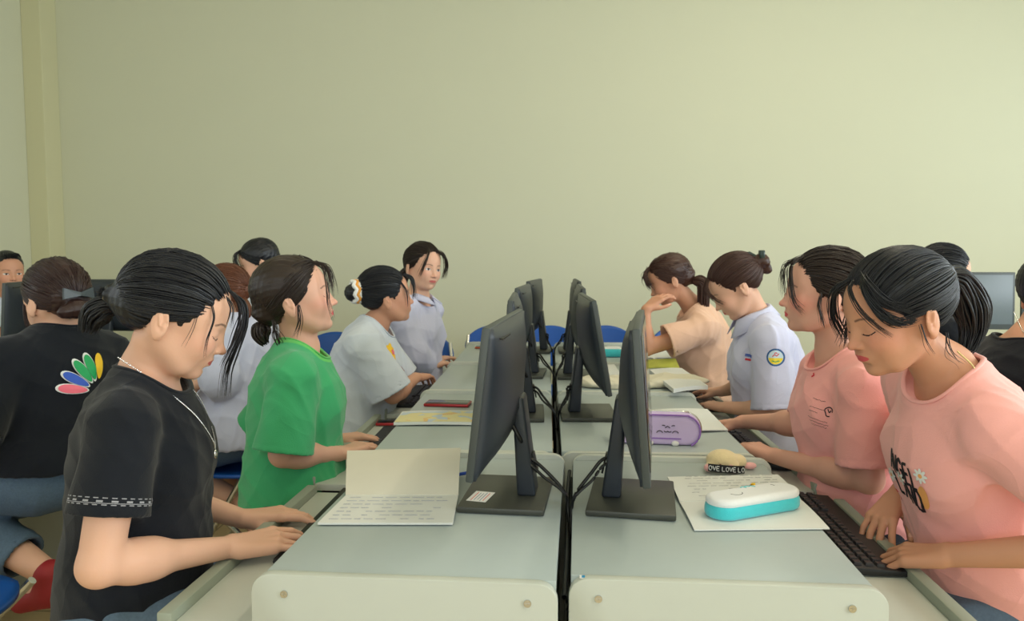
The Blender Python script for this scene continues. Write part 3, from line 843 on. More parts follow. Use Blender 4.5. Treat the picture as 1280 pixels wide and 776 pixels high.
seen = {(-1, 0): 'with an open notebook on it', (1, 0): 'with a turquoise pencil case on it', (-1, 1): 'carrying a red phone and a magazine', (1, 1): 'carrying a lilac pencil case',
        (-1, 2): 'with a bare pale top', (1, 2): 'with cream cloth and books on it', (-1, 3): 'against the row of blue chairs', (1, 3): 'below the girl leaning on her hand'}
for i, (a, b) in enumerate(ROWS):
    for sd in (-1, 1):
        xs = .0245+sd*.0085
        make_desk('pale grey computer desk, %s on the %s, %s' % (rown[i], 'left' if sd < 0 else 'right', seen[(sd, i)]), xs, a+(0 if i else -.014 if sd < 0 else .010), b, sd, ROT1 if i == 0 else 0.0, wdt=.455 if sd < 0 else .472 if i else .452, screws=(i == 0))
for cx, nm, rows in ((-2.16, 'left', (1, 2, 3)), (2.22, 'right', (1, 2, 3))):
    for i in rows:
        a, b = ROWS[i]
        for sd in (-1, 1):
            lab = '%s half of the %s desk pair in the %s side column' % ('right' if sd > 0 else 'left', {1: 'nearest', 2: 'middle', 3: 'farthest'}[i], nm)
            make_desk(lab, cx+sd*.0085, a, b, sd)
# dark cable channel in the gap between the paired desks
# ------------------------------------------------------------ monitors
def make_monitor(label, bx, by, side, yaw=0.0, tilt=8.0, z0=.751, lift=0.0, sticker=False, logo=False, scr=None, sc=1.0, base_yaw=None, group='black computer monitors on the centre desks', cat='monitor'):
    """side -1: screen faces -x (user on the left)"""
    t = thing('computer_monitor', label, cat, (bx, by, z0), yaw if side < 0 else yaw+PI, group)
    # local frame: screen toward -x, width along y
    W_, Hh = .470*sc, .272*sc; zc = .232+lift; ti = math.radians(tilt); px = -.028
    M = Matrix.Translation((px, 0, zc)) @ Matrix.Rotation(ti, 4, 'Y')
    def bld(mb, name, m, par=t):
        mb.bm.transform(M); return mb.build(name, m, par)
    bld(MB().box((-.002, 0, 0), (.014, W_, Hh), bev=.003), 'bezel', BPL2)
    bld(MB().box((-.0095, 0, .006), (.002, W_-.022, Hh-.038), bev=.0005), 'screen', scr or SCRN)
    # bulging back shell
    n, m_ = 22, 16; vs = []; 
    for j in range(m_+1):
        for i in range(n+1):
            u = -1+2*i/n; v = -1+2*j/m_
            d = .030*(1-abs(u)**3.0)**.8*(1-abs(v)**3.0)**.7 + .010*math.exp(-((u/.45)**2+((v+.25)/.5)**2))
            k_ = 1.0; vs.append((.005+d+.004, u*W_/2*.985, v*Hh/2*.975))
    fs = [(j*(n+1)+i, j*(n+1)+i+1, (j+1)*(n+1)+i+1, (j+1)*(n+1)+i) for j in range(m_) for i in range(n)]
    k0 = len(vs); ring = [j*(n+1) for j in range(m_+1)]; 
    per = [i for i in range(n+1)]+[j*(n+1)+n for j in range(1, m_+1)]+[m_*(n+1)+i for i in range(n-1, -1, -1)]+[j*(n+1) for j in range(m_-1, 0, -1)]
    for q in per: x, y, z = vs[q]; vs.append((.002, y*1.004, z*1.004))
    for a in range(len(per)):
        b = (a+1) % len(per); fs.append((per[a], k0+a, k0+b, per[b]))
    me = bpy.data.meshes.new('back_shell'); me.from_pydata(vs, [], fs); me.polygons.foreach_set('use_smooth', np.ones(len(me.polygons), bool)); me.transform(M); me.update()
    shell = link('back_shell', me, BPL, t)
    v_ = MB(); 
    v_.box((.0200, -W_*.30, Hh*.42), (.007, W_*.20, .003)); bld(v_, 'vent_slot', CABLE)
    # neck
    nk = MB(); b2 = bmesh.new()
    A = [(px+.030, zc-.02), (px+.052, zc-.02), (.050, .012), (.012, .012)]
    for yy, w2 in ((-1, .030), (1, .030)): pass
    q = [b2.verts.new((x, y, z)) for y in (-.032, .032) for x, z in A]
    for f in ((0,1,2,3), (7,6,5,4), (0,4,5,1), (1,5,6,2), (2,6,7,3), (3,7,4,0)): b2.faces.new([q[i] for i in f])
    bmesh.ops.bevel(b2, geom=list(b2.edges), offset=.006, segments=3, profile=.5, affect='EDGES'); nk.merge(b2)
    nk.box((px+.036, 0, zc-.01), (.018, .075, .075), bev=.006)
    nk.build('stand_neck', BPL, t)
    # hole of the neck for cables
    MB().box((.0455, 0, .075), (.004, .026, .040), rot=Matrix.Rotation(math.radians(-12), 4, 'Y'), bev=.001).build('cable_hole', CABLE, t)
    bs = MB().box((-.010, 0, .0065), (.168, .222, .012), bev=.003).build('stand_base', BPL2 if False else mat('base_plastic', srgb(58,60,54), rough=.42, noise=.05), t)
    # plug loop
    tube_obj('plug_loop', [(px+.030, -.03, zc-.075), (px+.045, -.035, zc-.10), (px+.052, -.02, zc-.115), (px+.045, -.008, zc-.09), (px+.035, -.012, zc-.072)], .0042, CABLE, t, n=18)
    if sticker:
        s_ = MB().box((-.058, -.046, .0131), (.040, .062, .0006), rot=Matrix.Rotation(-.15, 4, 'Z')).build('paper_sticker', WHITE, bs, smooth=False)
        for kx in range(5):
            MB().box((-.070+.006*kx, -.046-.0008*kx, .0136), (.0012, .052-.006*(kx % 3), .0003), rot=Matrix.Rotation(-.15, 4, 'Z')).build('printed_line', RED if kx in (0, 4) else INK, s_, smooth=False)
    if logo:
        g = MB(); X0 = .0505
        for a in range(28):
            a0, a1 = a*2*PI/28, (a+1)*2*PI/28; r_ = .022
            g.cyl(M @ Vector((X0, r_*math.cos(a0), .01+r_*math.sin(a0))), M @ Vector((X0, r_*math.cos(a1), .01+r_*math.sin(a1))), .0011, seg=5)
        for ch, off, sl in (('D', -.016, 0), ('E', -.0078, .25), ('L', .0008, 0), ('L', .0090, 0)):
            for ln in GL[ch]:
                for (xa, ya), (xb, yb) in zip(ln[:-1], ln[1:]):
                    P_ = [M @ Vector((X0, (off+xx*.0066), .005+yy*.010)) for xx, yy in ((xa, ya), (xb, yb))]
                    g.cyl(P_[0], P_[1], .0010, seg=5)
        g.build('logo', mat('logo_grey', srgb(110,114,112), rough=.3), shell)
    return t
CXY = [(-1, 0), (1, 0)]
make_monitor('black monitor seen edge-on, nearest on the left, paper sticker on its base', -.070, 1.515, -1, yaw=math.radians(-5), tilt=6.5, sticker=True)
make_monitor('black monitor seen edge-on, nearest on the right, beside the turquoise pencil case', .160, 1.505, 1, yaw=math.radians(-8), tilt=4.5)
make_monitor('black monitor mostly hidden behind the nearest left monitor, second left desk', -.085, 2.32, -1, yaw=math.radians(1), tilt=3)
make_monitor('black monitor on the second right desk, leaning over its wide base', .112, 2.335, 1, yaw=math.radians(2), tilt=10)
make_monitor('black monitor on the third left desk, back curved toward the seam', -.085, 3.12, -1, yaw=math.radians(-4), tilt=5)
make_monitor('black monitor on the third right desk behind the leaning one', .112, 3.10, 1, yaw=math.radians(0), tilt=3)
make_monitor('black monitor on the farthest left desk before the blue chairs', -.050, 3.90, -1, yaw=math.radians(-7), tilt=4)
make_monitor('black monitor on the farthest right desk before the blue chairs', .128, 3.90, 1, yaw=math.radians(1), tilt=4)
g2 = 'monitors of the side columns'; SCRN_REFL = mat('grey_screen', srgb(104,114,120), rough=.35)  # grey tone paints the room's reflection onto a dark screen
make_monitor('black monitor with a round logo on its back at the left edge', -2.50, 3.55, -1, yaw=math.radians(16), tilt=4, logo=True, group=g2)
make_monitor('black monitor behind the bun of the girl in the black tee with petals', -2.29, 3.85, -1, yaw=math.radians(-95), tilt=3, group=g2)
make_monitor('grey monitor at the right, beside the ponytail of the girl in pink', 1.975, 3.75, -1, yaw=math.radians(86), tilt=3, lift=.045, scr=SCRN_REFL, group=g2)
make_monitor('grey monitor at the right edge behind the dark-haired head', 2.47, 3.74, -1, yaw=math.radians(92), tilt=3, lift=.045, scr=SCRN_REFL, group=g2)
# cables: pair per monitor, from the neck down into the gap between the desks
def cables(lab, bx, by, sd, yg, far=False):
    xg = .0245+(.004 if yg > 1.84 else .0245*(yg-1.115)/.7*1.6)
    t = thing('monitor_cable', lab, 'cable', (xg, yg, 0), 0, 'black monitor cables')
    b = V(xg, yg, 0); k_ = 1 if sd < 0 else -1
    for j in range(2):
        o_ = .010*j
        tube_obj('cord', [V(bx+k_*.030, by-.01, .842-o_)-b, V(bx+k_*.052, by-.02-o_, .838-o_)-b, V(lerp(bx, xg, .62), lerp(by, yg, .5)-o_, .815-o_*1.3)-b, V(xg-k_*.012, yg+.01-o_, .775)-b, V(xg-k_*.003, yg, .735)-b, V(xg+k_*.002, yg-.06, .60)-b, V(xg, yg-.02, .30)-b], .0036-.0006*j, CABLE, t, n=44)
mn = [('nearest left', -.088, 1.515, -1, 1.47), ('nearest right', .160, 1.505, 1, 1.45), ('second left', -.085, 2.32, -1, 2.27), ('second right', .112, 2.335, 1, 2.30), ('third left', -.085, 3.12, -1, 3.05), ('third right', .112, 3.10, 1, 3.06), ('farthest left', -.050, 3.90, -1, 3.85), ('farthest right', .128, 3.90, 1, 3.86)]
for a in mn: cables('pair of black cables drooping from the %s monitor into the desk gap' % a[0], *a[1:])
# bundle lying in the gap
for a, b, rw in ((1.125, 1.80, 'nearest'), (1.90, 2.66, 'second')):
    X1 = .0245+.006; r_ = math.tan(-ROT1) if rw == 'nearest' else 0
    t = thing('cable_bundle', 'thick black cables lying in the gap between the %s pair of desks' % rw, 'cable', (X1, a, .0), 0, 'cables in the gap')
    for j in range(3):
        tube_obj('cord', [(-.004+.004*j+r_*q*(b-a)+.0015*math.sin(7*q+j*2), q*(b-a), .722-.012*j+.006*math.sin(9*q+j)) for q in np.linspace(0, 1, 9)], .0042, CABLE, t, n=50)

# ------------------------------------------------------------ chairs
def make_chair(name='blue_chair', label='', loc=(0,0,0), rz=0.0):
    """faces +x; seat top .44, back top .82"""
    t = thing(name, label, 'chair', loc, rz, 'blue plastic folding chairs')
    def shell(fn, nu, nv, th):
        v = []; f = []
        for s_ in (0, 1):
            for j in range(nv+1):
                for i in range(nu+1): v.append(fn(-1+2*i/nu, -1+2*j/nv, s_*th))
        K = (nu+1)*(nv+1)
        for j in range(nv):
            for i in range(nu):
                a = j*(nu+1)+i; f.append((a, a+1, a+nu+2, a+nu+1)); f.append((K+a, K+a+nu+1, K+a+nu+2, K+a+1))
        per = [i for i in range(nu+1)]+[j*(nu+1)+nu for j in range(1, nv+1)]+[nv*(nu+1)+i for i in range(nu-1, -1, -1)]+[j*(nu+1) for j in range(nv-1, 0, -1)]
        for a in range(len(per)):
            b = (a+1) % len(per); f.append((per[a], K+per[a], K+per[b], per[b]))
        return v, f
    def disc(u, v):  # square to rounded
        return u*math.sqrt(1-v*v/2*.9), v*math.sqrt(1-u*u/2*.9)
    def seat(u, v, o):
        a, b = disc(u, v); return (a*.205, b*.20, .445-.018*(1-a*a*.9)*(1-b*b)-o)
    def back(u, v, o):
        a, b = u*math.sqrt(1-v*v/2), v*math.sqrt(1-u*u/2); return (-.215-.05*(b+1)*.5+.030*a*a-o*.8, a*.190, .680+b*.125)
    for nm, fn in (('seat', seat), ('backrest', back)):
        v, f = shell(fn, 14, 12, .012); me = bpy.data.meshes.new(nm); me.from_pydata(v, [], f); me.polygons.foreach_set('use_smooth', np.ones(len(me.polygons), bool)); me.update(); link(nm, me, BLUE, t)
    for y in (-.19, .19):
        MB().cyl((-.235, y*.9, .74), (.19, y, .01), .011, seg=10).build('leg', CHROME, t)
        MB().cyl((.17, y*.93, .43), (-.24, y*.93, .01), .011, seg=10).build('leg', CHROME, t)
    MB().cyl((.185, -.19, .02), (.185, .19, .02), .009, seg=8).build('crossbar', CHROME, t)
    MB().cyl((-.235, -.18, .02), (-.235, .18, .02), .009, seg=8).build('crossbar', CHROME, t)
    return t
ch0 = make_chair(label='blue plastic chair at the head of the desks, between the two monitor columns', loc=(.015, 4.50, 0), rz=-PI/2)
ch0.rotation_euler.z = PI/2
def chair(label, x, y, rz):
    c_ = copy_tree(ch0); c_.location = (x, y, 0); c_.rotation_euler = (0, 0, rz); c_['label'] = label; return c_
ch0.rotation_euler.z = -PI/2
chair('blue plastic chair at the head of the desks, left of the centre one', -.33, 4.52, -PI/2)
chair('blue plastic chair at the head of the desks, right of the centre one', .36, 4.52, -PI/2)
chair('blue plastic chair at the head of the desks, behind the girl leaning on her hand', .83, 4.54, -PI/2)
chair('blue plastic chair beside the girl in the lilac shirt', -.67, 4.06, -PI/2+.25)
chair('blue plastic chair behind the girl with a bun in the white tee', -1.27, 4.05, -PI/2-.2)
chair('blue plastic chair whose seat edge shows at the lower left corner', -1.44, 1.60, .1)
# ------------------------------------------------------------ small things on the desks
def sheet(name, P00, P10, P01, P11, m, parent=None, base=(0,0,0), n=14, curl=None, th=.0015):
    """paper sheet through four corners with optional height function; has thickness"""
    v = []; 
    for s_ in (0, 1):
        for j in range(n+1):
            for i in range(n+1):
                u, w_ = i/n, j/n
                p = lerp(lerp(P00, P10, u), lerp(P01, P11, u), w_)
                if curl: p = p+V(0, 0, curl(u, w_))
                v.append(p-V(*base)-V(0, 0, s_*th))
    K = (n+1)**2; f = []
    for j in range(n):
        for i in range(n):
            a = j*(n+1)+i; f.append((a, a+1, a+n+2, a+n+1)); f.append((K+a, K+a+n+1, K+a+n+2, K+a+1))
    per = [i for i in range(n+1)]+[j*(n+1)+n for j in range(1, n+1)]+[n*(n+1)+i for i in range(n-1, -1, -1)]+[j*(n+1) for j in range(n-1, 0, -1)]
    for a in range(len(per)):
        b = (a+1) % len(per); f.append((per[a], K+per[a], K+per[b], per[b]))
    me = bpy.data.meshes.new(name); me.from_pydata([tuple(x) for x in v], [], f); me.polygons.foreach_set('use_smooth', np.ones(len(me.polygons), bool)); me.update()
    try: me.set_sharp_from_angle(angle=math.radians(40))
    except Exception: pass
    return link(name, me, m, parent)
ZT = .7512
def squiggle(parent, base, O, ux, uy, rows, cols, m, r=.00032, seed=3, curl=None, amp=.0026, skip=0.25):
    rng = np.random.RandomState(seed); paths = []
    for i in range(rows):
        v = .05+.9*(i+.5)/rows; u = .06
        while u < cols[1]:
            wl = rng.uniform(.03, .10)
            if rng.rand() > skip and u > cols[0]:
                q = np.linspace(0, 1, 18); uu = u+q*wl; vv = v+0*q
                p = O+uu[:, None]*ux+vv[:, None]*uy
                up2 = uy/np.linalg.norm(uy)
                p = p+np.sin(q*wl*650+rng.rand()*6)[:, None]*amp*rng.uniform(.5, 1, (18, 1))*up2
                p[:, 2] += .0009+(0 if curl is None else np.array([curl(a, b) for a, b in zip(uu, vv)]))
                paths.append(p-base)
            u += wl+.02
    X, q = tubes(np.array(paths), np.full((len(paths), 18), r), nside=4)
    return link('handwriting', mesh_np('handwriting', X, q), m, parent)
# open notebook on the nearest left desk
a, b_, c_, d_ = atz(397, 655, ZT+.003), atz(566, 655, ZT+.003), atz(432, 620, ZT+.004), atz(573, 620, ZT+.004)
t = thing('notebook', 'open notebook with a handwritten page, on the nearest left desk', 'notebook', tuple(a*V(1,1,0)+V(0,0,ZT)))
base = V(*t.location)
for k_ in range(3): sheet('page', a+V(0,0,.0012*k_), b_+V(0,0,.0012*k_), c_+V(0,0,.001*k_), d_+V(0,0,.001*k_), PAPER, t, base, th=.001)
top = [atz(430, 563, .802)+V(0,0,0), atz(576, 560, .806)]
sheet('cover', c_+V(0,0,.0035), d_+V(0,0,.0035), at(434, 563, c_[1]+.165), at(576, 559.5, d_[1]+.165), CREAMP, t, base, curl=lambda u, v: .010*math.sin(v*PI), th=.002)
squiggle(t, base, a+V(0,0,.0028), b_-a, c_-a, 7, (.05, .80), INKL)
# blue pen behind it
p0, p1 = atz(556, 596, ZT+.006), atz(600, 588, ZT+.006)
t = thing('pen', 'blue ballpoint pen lying behind the nearest left monitor', 'pen', tuple(p0-V(0,0,.006)))
MB().cyl(p0-V(*t.location), p1-V(*t.location), .0038, seg=12).build('barrel', BLU, t)
MB().cyl(p0-V(*t.location), p0-nrm(p1-p0)*.012-V(*t.location), .0036, .0008, seg=12).build('tip', CHROME, t)
# sheets under the turquoise pencil case
a, b_, c_, d_ = atz(868, 662, ZT+.003), atz(1037, 660, ZT+.003), atz(834, 598, ZT+.004), atz(972, 595, ZT+.004)
m1, m2 = lerp(a, c_, .50), lerp(b_, d_, .50)
t = thing('exercise_book', 'open white exercise book under the turquoise pencil case', 'notebook', tuple(a*V(1,1,0)+V(0,0,ZT))); base = V(*t.location)
sheet('page', a, b_, m1, m2, PAPER, t, base, curl=lambda u, v: .004*v*(1-v)*4*.5, th=.002)
sheet('page', m1+V(0,0,.001), m2+V(0,0,.001), c_, d_, PAPER, t, base, curl=lambda u, v: .006*v*(1-v)*4*.5+.004*v, th=.002)
squiggle(t, base, m1+V(0,0,.0035), m2-m1, c_-m1, 8, (.08, .92), mat('pencil_grey', srgb(178,180,184), rough=.8), r=.0004, seed=8, curl=lambda u, v: .006*v*(1-v)*4*.5+.004*v)
# turquoise pencil case
TURQ = mat('turquoise_plush', srgb(70,205,215), rough=.95, noise=.08, nscale=120, bump=.4, bscale=500, sheen=.4)
WPL = mat('white_plush', srgb(240,242,242), rough=.95, noise=.03, nscale=120, bump=.4, bscale=500, sheen=.4)
p0, p1 = atz(907, 645, ZT+.02), atz(974, 632, ZT+.02)
p0 = atz(905, 648, ZT); p1 = atz(975, 636, ZT); pc = (p0+p1)/2; ax = nrm((p1-p0)*V(1,1,0)); ang = math.atan2(ax[1], ax[0])
t = thing('pencil_case', 'soft turquoise pencil case with a white face-patterned top', 'pencil case', (pc[0], pc[1], ZT+.005), ang)
R0 = np.eye(3)
hl = np.linalg.norm(p1-p0)/2
def caseops(z0, z1, gr=0.0):
    f = lambda p: smax(cap((-hl, 0, 0), (hl, 0, 0), .036+gr)((p*np.array([1, 1, 0], f32))), np.abs(p[:, 2]-f32((z0+z1)/2))-f32((z1-z0)/2), .012)
    return [('u', f, 0)]
sdf_obj('lower_body', caseops(.0, .028), (-.15, -.07, -.02), (.15, .07, .06), .0018, TURQ, t)
sdf_obj('top', caseops(.022, .040, -.0012), (-.15, -.07, -.02), (.15, .07, .06), .0018, WPL, t)
def arc(cx, cy_, r, a0, a1, n=12): return [(cx+r*math.cos(x), cy_+r*math.sin(x)) for x in np.linspace(a0, a1, n)]
def flat_strokes(name, lines, z, w_, m, parent, h=.0010):
    P = []; 
    for ln in lines:
        q = spline([(x, y, z) for x, y in ln], 16); P.append(q)
    X, F_ = tubes(np.array(P), np.full((len(P), 16), w_/2), nside=6); return link(name, mesh_np(name, X, F_), m, parent)
flat_strokes('smile', [arc(-.040, .004, .014, PI+.3, 2*PI-.3)], .0395, .0018, INKB, t)
flat_strokes('eye_mark', [arc(.052, .010, .008, -.3, .9)], .0395, .0018, INKB, t)
flat_strokes('teal_mark', [arc(.004, .020, .006, .2, 2.8), arc(.014, .018, .006, -.4, 2.0), [(-.012, .022), (-.004, .026), (.0, .018)]], .0395, .003, TURQ, t)
flat_strokes('yellow_mark', [[(.022, .028), (.026, .031), (.030, .028)]], .0395, .007, YEL, t)
# plush toy with the black band
CRM = mat('cream_plush', srgb(236,214,166), rough=.95, noise=.06, nscale=90, bump=.5, bscale=450, sheen=.4)
PKS = mat('pink_plush', srgb(240,180,176), rough=.95, noise=.05, bump=.4, bscale=400, sheen=.3)
q0 = atz(905, 592, ZT)
t = thing('plush_toy', 'small cream plush toy lying face down wearing a black band', 'soft toy', (q0[0]+.002, q0[1]+.030, ZT), math.radians(4))
sdf_obj('body', [('u', ell((0, 0, .024), (.036, .030, .024)), 0), ('u', ell((.038, .006, .018), (.020, .020, .017)), .008), ('u', ell((-.026, -.012, .012), (.016, .014, .011)), .006), ('u', ell((.020, -.020, .013), (.014, .012, .012)), .006)], (-.07,-.06,-.01), (.09,.06,.07), .002, CRM, t)
sdf_obj('foot', [('u', ell((.066, .006, .008), (.016, .010, .008)), 0)], (.03,-.02,-.01), (.1,.04,.03), .0018, PKS, t)
sdf_obj('ear', [('u', ell((-.036, -.016, .010), (.010, .010, .009)), 0)], (-.06,-.04,-.01), (-.01,.01,.03), .0018, PKS, t)
sdf_obj('cheek', [('u', ell((.012, -.026, .014), (.009, .006, .008)), 0)], (-.02,-.05,-.01), (.04,.0,.04), .0018, PKS, t)
sdf_obj('eye', [('u', ell((-.012, -.027, .018), (.0035, .003, .0045)), 0)], (-.03,-.05,-.0), (.01,.0,.04), .0012, mat('brown_felt', srgb(110,60,40), rough=.8), t)
# band: curved black strip standing in front, lettered
bn = MB(); n = 24; vs = []; fs = []
def bpt(u, z): 
    a_ = -1+2*u; return (a_*.042, -.034-.004*(1-a_*a_)*1.5+.003*a_, z-.004*a_)
for s_ in (0, 1):
    for i in range(n+1):
        for z in (.0045, .0215):
            x, y, zz = bpt(i/n, z); vs.append((x, y+s_*.002, zz))
for i in range(n):
    a_ = 2*i; K = 2*(n+1); fs += [(a_, a_+2, a_+3, a_+1), (K+a_, K+a_+1, K+a_+3, K+a_+2), (a_+1, a_+3, K+a_+3, K+a_+1), (a_, K+a_, K+a_+2, a_+2)]
fs += [(0, 1, 2*(n+1)+1, 2*(n+1)), (2*n, 2*n+2*(n+1), 2*n+1+2*(n+1), 2*n+1)]
me = bpy.data.meshes.new('band'); me.from_pydata(vs, [], fs); band = link('band', me, mat('black_ribbon', srgb(20,20,24), rough=.6), t)
P = []; x_ = .012
for ch in 'OVE LOVE LO':
    if ch == ' ': x_ += .045; continue
    for ln in GL[ch]:
        q = np.asarray(ln, float); m_ = np.linspace(0, len(q)-1, 12); q = np.stack([np.interp(m_, np.arange(len(q)), q[:, k]) for k in (0, 1)], 1)
        P.append(np.array([V(*bpt(x_+uu*.078, .0078+vv*.0100))-V(0, .0008, 0) for uu, vv in q]))
    x_ += .101
X, q = tubes(np.array(P), np.full((len(P), 12), .00095), nside=5); link('lettering', mesh_np('lettering', X, q), WHITE, band)
# lilac pencil case, standing
LIL = mat('lilac_fabric', srgb(206,186,228), rough=.8, noise=.04, bump=.1, bscale=300)
LILD = mat('violet_fabric', srgb(150,110,190), rough=.8)
q0 = atz(836, 557, ZT)
t = thing('pencil_case', 'upright lilac pencil case with a drawn sleepy face', 'pencil case', (q0[0]-.010, q0[1]+.035, ZT), math.radians(-6))
f0 = lambda p: smax(np.maximum(cap((-.09, 0, .042), (.052, 0, .042), .044)(p*np.array([1, 0, 1], f32)), np.abs(p[:, 1])-f32(.030)), -p[:, 2], .006)
def rnd(p):
    a_ = cap((-.09, 0, .038), (.052, 0, .038), .044)(p*np.array([1, 0, 1], f32)); b2 = np.abs(p[:, 1])-f32(.030)
    return smax(smax(a_, b2, .018), -p[:, 2], .006)
sdf_obj('body', [('u', rnd, 0)], (-.16,-.05,-.02), (.12,.05,.1), .002, LIL, t)
def outl(off, y):
    r_ = .044-off; return [(-.10, y, .038+r_)]+[(.052+r_*math.sin(a_), y, .038+r_*math.cos(a_)) for a_ in np.linspace(0, PI*.85, 12)]
tube_obj('piping', outl(.003, -.030), .0022, LILD, t, n=40); tube_obj('zip', outl(-.001, 0), .0028, CHROME, t, n=40)
MB().box((-.02, -.0305, .018), (.13, .002, .003)).build('stripe', LILD, t)
flat = []
for cx in (-.010, .030):
    flat.append([(x, -.0312, z) for x, z in arc(cx, .030, .008, .35, PI-.35)])
flat.append([(x, -.0312, z) for x, z in arc(.006, .040, .005, PI+.4, 2*PI-.4)]); flat.append([(x, -.0312, z) for x, z in arc(.015, .040, .005, PI+.4, 2*PI-.4)])
flat.append([(.004, -.0312, .046), (.010, -.0312, .050), (.016, -.0312, .046)]); flat.append([(-.004, -.0312, .052), (.0, -.0312, .0525), (.004, -.0312, .051)]); flat.append([(.020, -.0312, .051), (.024, -.0312, .0525), (.028, -.0312, .052)])
X, q = tubes(np.array([spline(f_, 14) for f_ in flat]), np.full((len(flat), 14), .0011), nside=5); link('face_drawing', mesh_np('face_drawing', X, q), INKB, t)
for cx in (-.035, .030): sdf_obj('white_paw', [('u', ell((cx, -.032, .006), (.010, .006, .007)), 0)], (cx-.02,-.05,-.01), (cx+.02,-.01,.02), .0018, WHITE, t)
# papers beside the lilac case
def paper(label, c4, z=ZT+.001, m=None, th=.002, name='paper_sheet', cat='paper', grp=None, curl=None):
    pts = [atz(x, y, z) for x, y in c4]; b0 = pts[0]*V(1,1,0)+V(0,0,ZT)
    t = thing(name, label, cat, tuple(b0), 0, grp)
    sheet('sheet', *pts, m or PAPER, t, b0, curl=curl, th=th); return t
paper('white exercise book open behind the lilac pencil case', [(838, 541), (910, 537), (812, 512), (884, 511)], z=ZT+.004, th=.003, name='exercise_book', cat='notebook', curl=lambda u, v: .006*math.sin(u*PI)*.6)
# magazine and phones on the second left desk
paper('magazine with a colourful cover lying under the red phone', [(492, 528), (600, 528), (503, 514), (602, 513)], z=ZT+.010, th=.008, name='magazine', cat='magazine', curl=lambda u, v: .002*math.sin(u*PI))
mg = bpy.data.objects['magazine']
MAGC = mat('magazine_print', srgb(220,214,170), rough=.5)
nt = MAGC.node_tree; vo = nt.nodes.new('ShaderNodeTexVoronoi'); vo.inputs['Scale'].default_value = 32; rp = nt.nodes.new('ShaderNodeValToRGB')
rp.color_ramp.interpolation = 'CONSTANT'; els = rp.color_ramp.elements; els[0].color = srgb(226,216,160); els[1].position = .62; els[1].color = srgb(190,205,220)
e_ = els.new(.82); e_.color = srgb(226,190,120); e_ = els.new(.92); e_.color = srgb(150,185,170)
nt.links.new(vo.outputs['Color'], rp.inputs['Fac']); nt.links.new(rp.outputs['Color'], nt.nodes['Principled BSDF'].inputs['Base Color'])
tcn = [n_ for n_ in nt.nodes if n_.type == 'TEX_COORD'][0]; nt.links.new(tcn.outputs['Object'], vo.inputs['Vector'])
b0 = V(*mg.location); pts = [atz(x, y, ZT+.0115) for x, y in ((493, 527), (598, 527), (504, 515), (600, 514))]
sheet('cover', *pts, MAGC, mg, b0, curl=lambda u, v: .002*math.sin(u*PI), th=.001)
def phone(label, c, L, w_, ang, z, m, grp='phones on the desks'):
    t = thing('phone', label, 'phone', (c[0], c[1], z), ang, grp)
    MB().box((0, 0, .0045), (L, w_, .009), bev=.003).build('case', m, t); MB().box((0, 0, .0093), (L-.008, w_-.008, .0008), bev=.0003).build('screen', SCRN, t); return t
REDM = mat('red_metal', srgb(176,44,50), rough=.35, metal=.3)
c0 = atz(560, 505, ZT+.002); phone('red-rimmed phone with a black screen on the second left desk', c0, .148, .075, math.radians(-4), ZT, REDM)
c0 = atz(487, 520, .688); phone('dark red phone on the keyboard tray of the girl in the white tee', c0, .09, .06, .1, .661, REDM)
c0 = atz(607, 435, ZT); phone('small orange-red phone on the farthest left desk', c0, .11, .06, 0, ZT, mat('orange_case', srgb(190,84,50), rough=.4))
# cream cloth bag + books on the third right desk
CLO = mat('cream_canvas', srgb(216,210,188), rough=.9, noise=.04, bump=.25, bscale=120)
q0 = atz(783, 487, ZT)
t = thing('cloth_bag', 'crumpled cream cloth bag lying across the third right desk', 'bag', (q0[0]+.02, q0[1]+.08, ZT), 0)
sdf_obj('fabric', [('u', ell((0, .03, .012), (.20, .10, .018)), 0), ('u', ell((.17, .02, .020), (.13, .085, .020)), .02), ('u', ell((-.10, -.02, .016), (.10, .06, .020)), .02), ('u', cap((-.2, .05, .012), (.25, .06, .018), .012), .02), ('s', plane((0,0,0), (0,0,-1)), .004)],
        (-.30,-.14,-.02), (.36,.18,.09), .004, CLO, t, disp=folds(np.eye(3), V(0,0,0), .006, 2.0), amp=.008)
t = paper('stack of loose white papers on the third right desk by the peach tee', [(842, 486), (885, 482), (812, 462), (852, 460)], z=ZT+.030, th=.014, name='paper_stack', cat='papers', curl=lambda u, v: .004*math.sin(u*3))
GY = mat('green_yellow_cover', srgb(172,176,74), rough=.5, noise=.35, nscale=26)
q0 = atz(822, 466, ZT)
t = thing('book', 'yellow-green book lying open near the girl leaning on her hand', 'book', (q0[0], q0[1]+.02, ZT+.022), .1)
sheet('cover', V(-.085,-.05,.0), V(.085,-.05,.0), V(-.095,.06,.012), V(.095,.06,.028), GY, t, (0,0,0), curl=lambda u, v: .006*math.sin(u*PI), th=.003)
sheet('pages', V(-.080,-.045,-.003), V(.080,-.045,-.003), V(-.090,.055,.008), V(.090,.055,.022), PAPER, t, (0,0,0), curl=lambda u, v: .005*math.sin(u*PI), th=.012)
q0 = atz(764, 447, ZT)
t = thing('pencil_case', 'small turquoise and white pencil case on the farthest right desk', 'pencil case', (q0[0], q0[1]+.03, ZT), 0)
sdf_obj('lower_body', [('u', cap((-.035,0,.020), (.035,0,.020), .024), 0), ('s', plane((0,0,.0),(0,0,-1)), .003)], (-.1,-.05,-.01), (.1,.05,.07), .003, TURQ, t)
sdf_obj('top', [('u', cap((-.032,.004,.032), (.035,.004,.032), .019), 0)], (-.1,-.05,-.01), (.1,.05,.08), .003, WPL, t)
paper('white paper sheet on the farthest right desk by the bent elbow', [(800, 447), (850, 447), (795, 436), (838, 436)], z=ZT+.004)
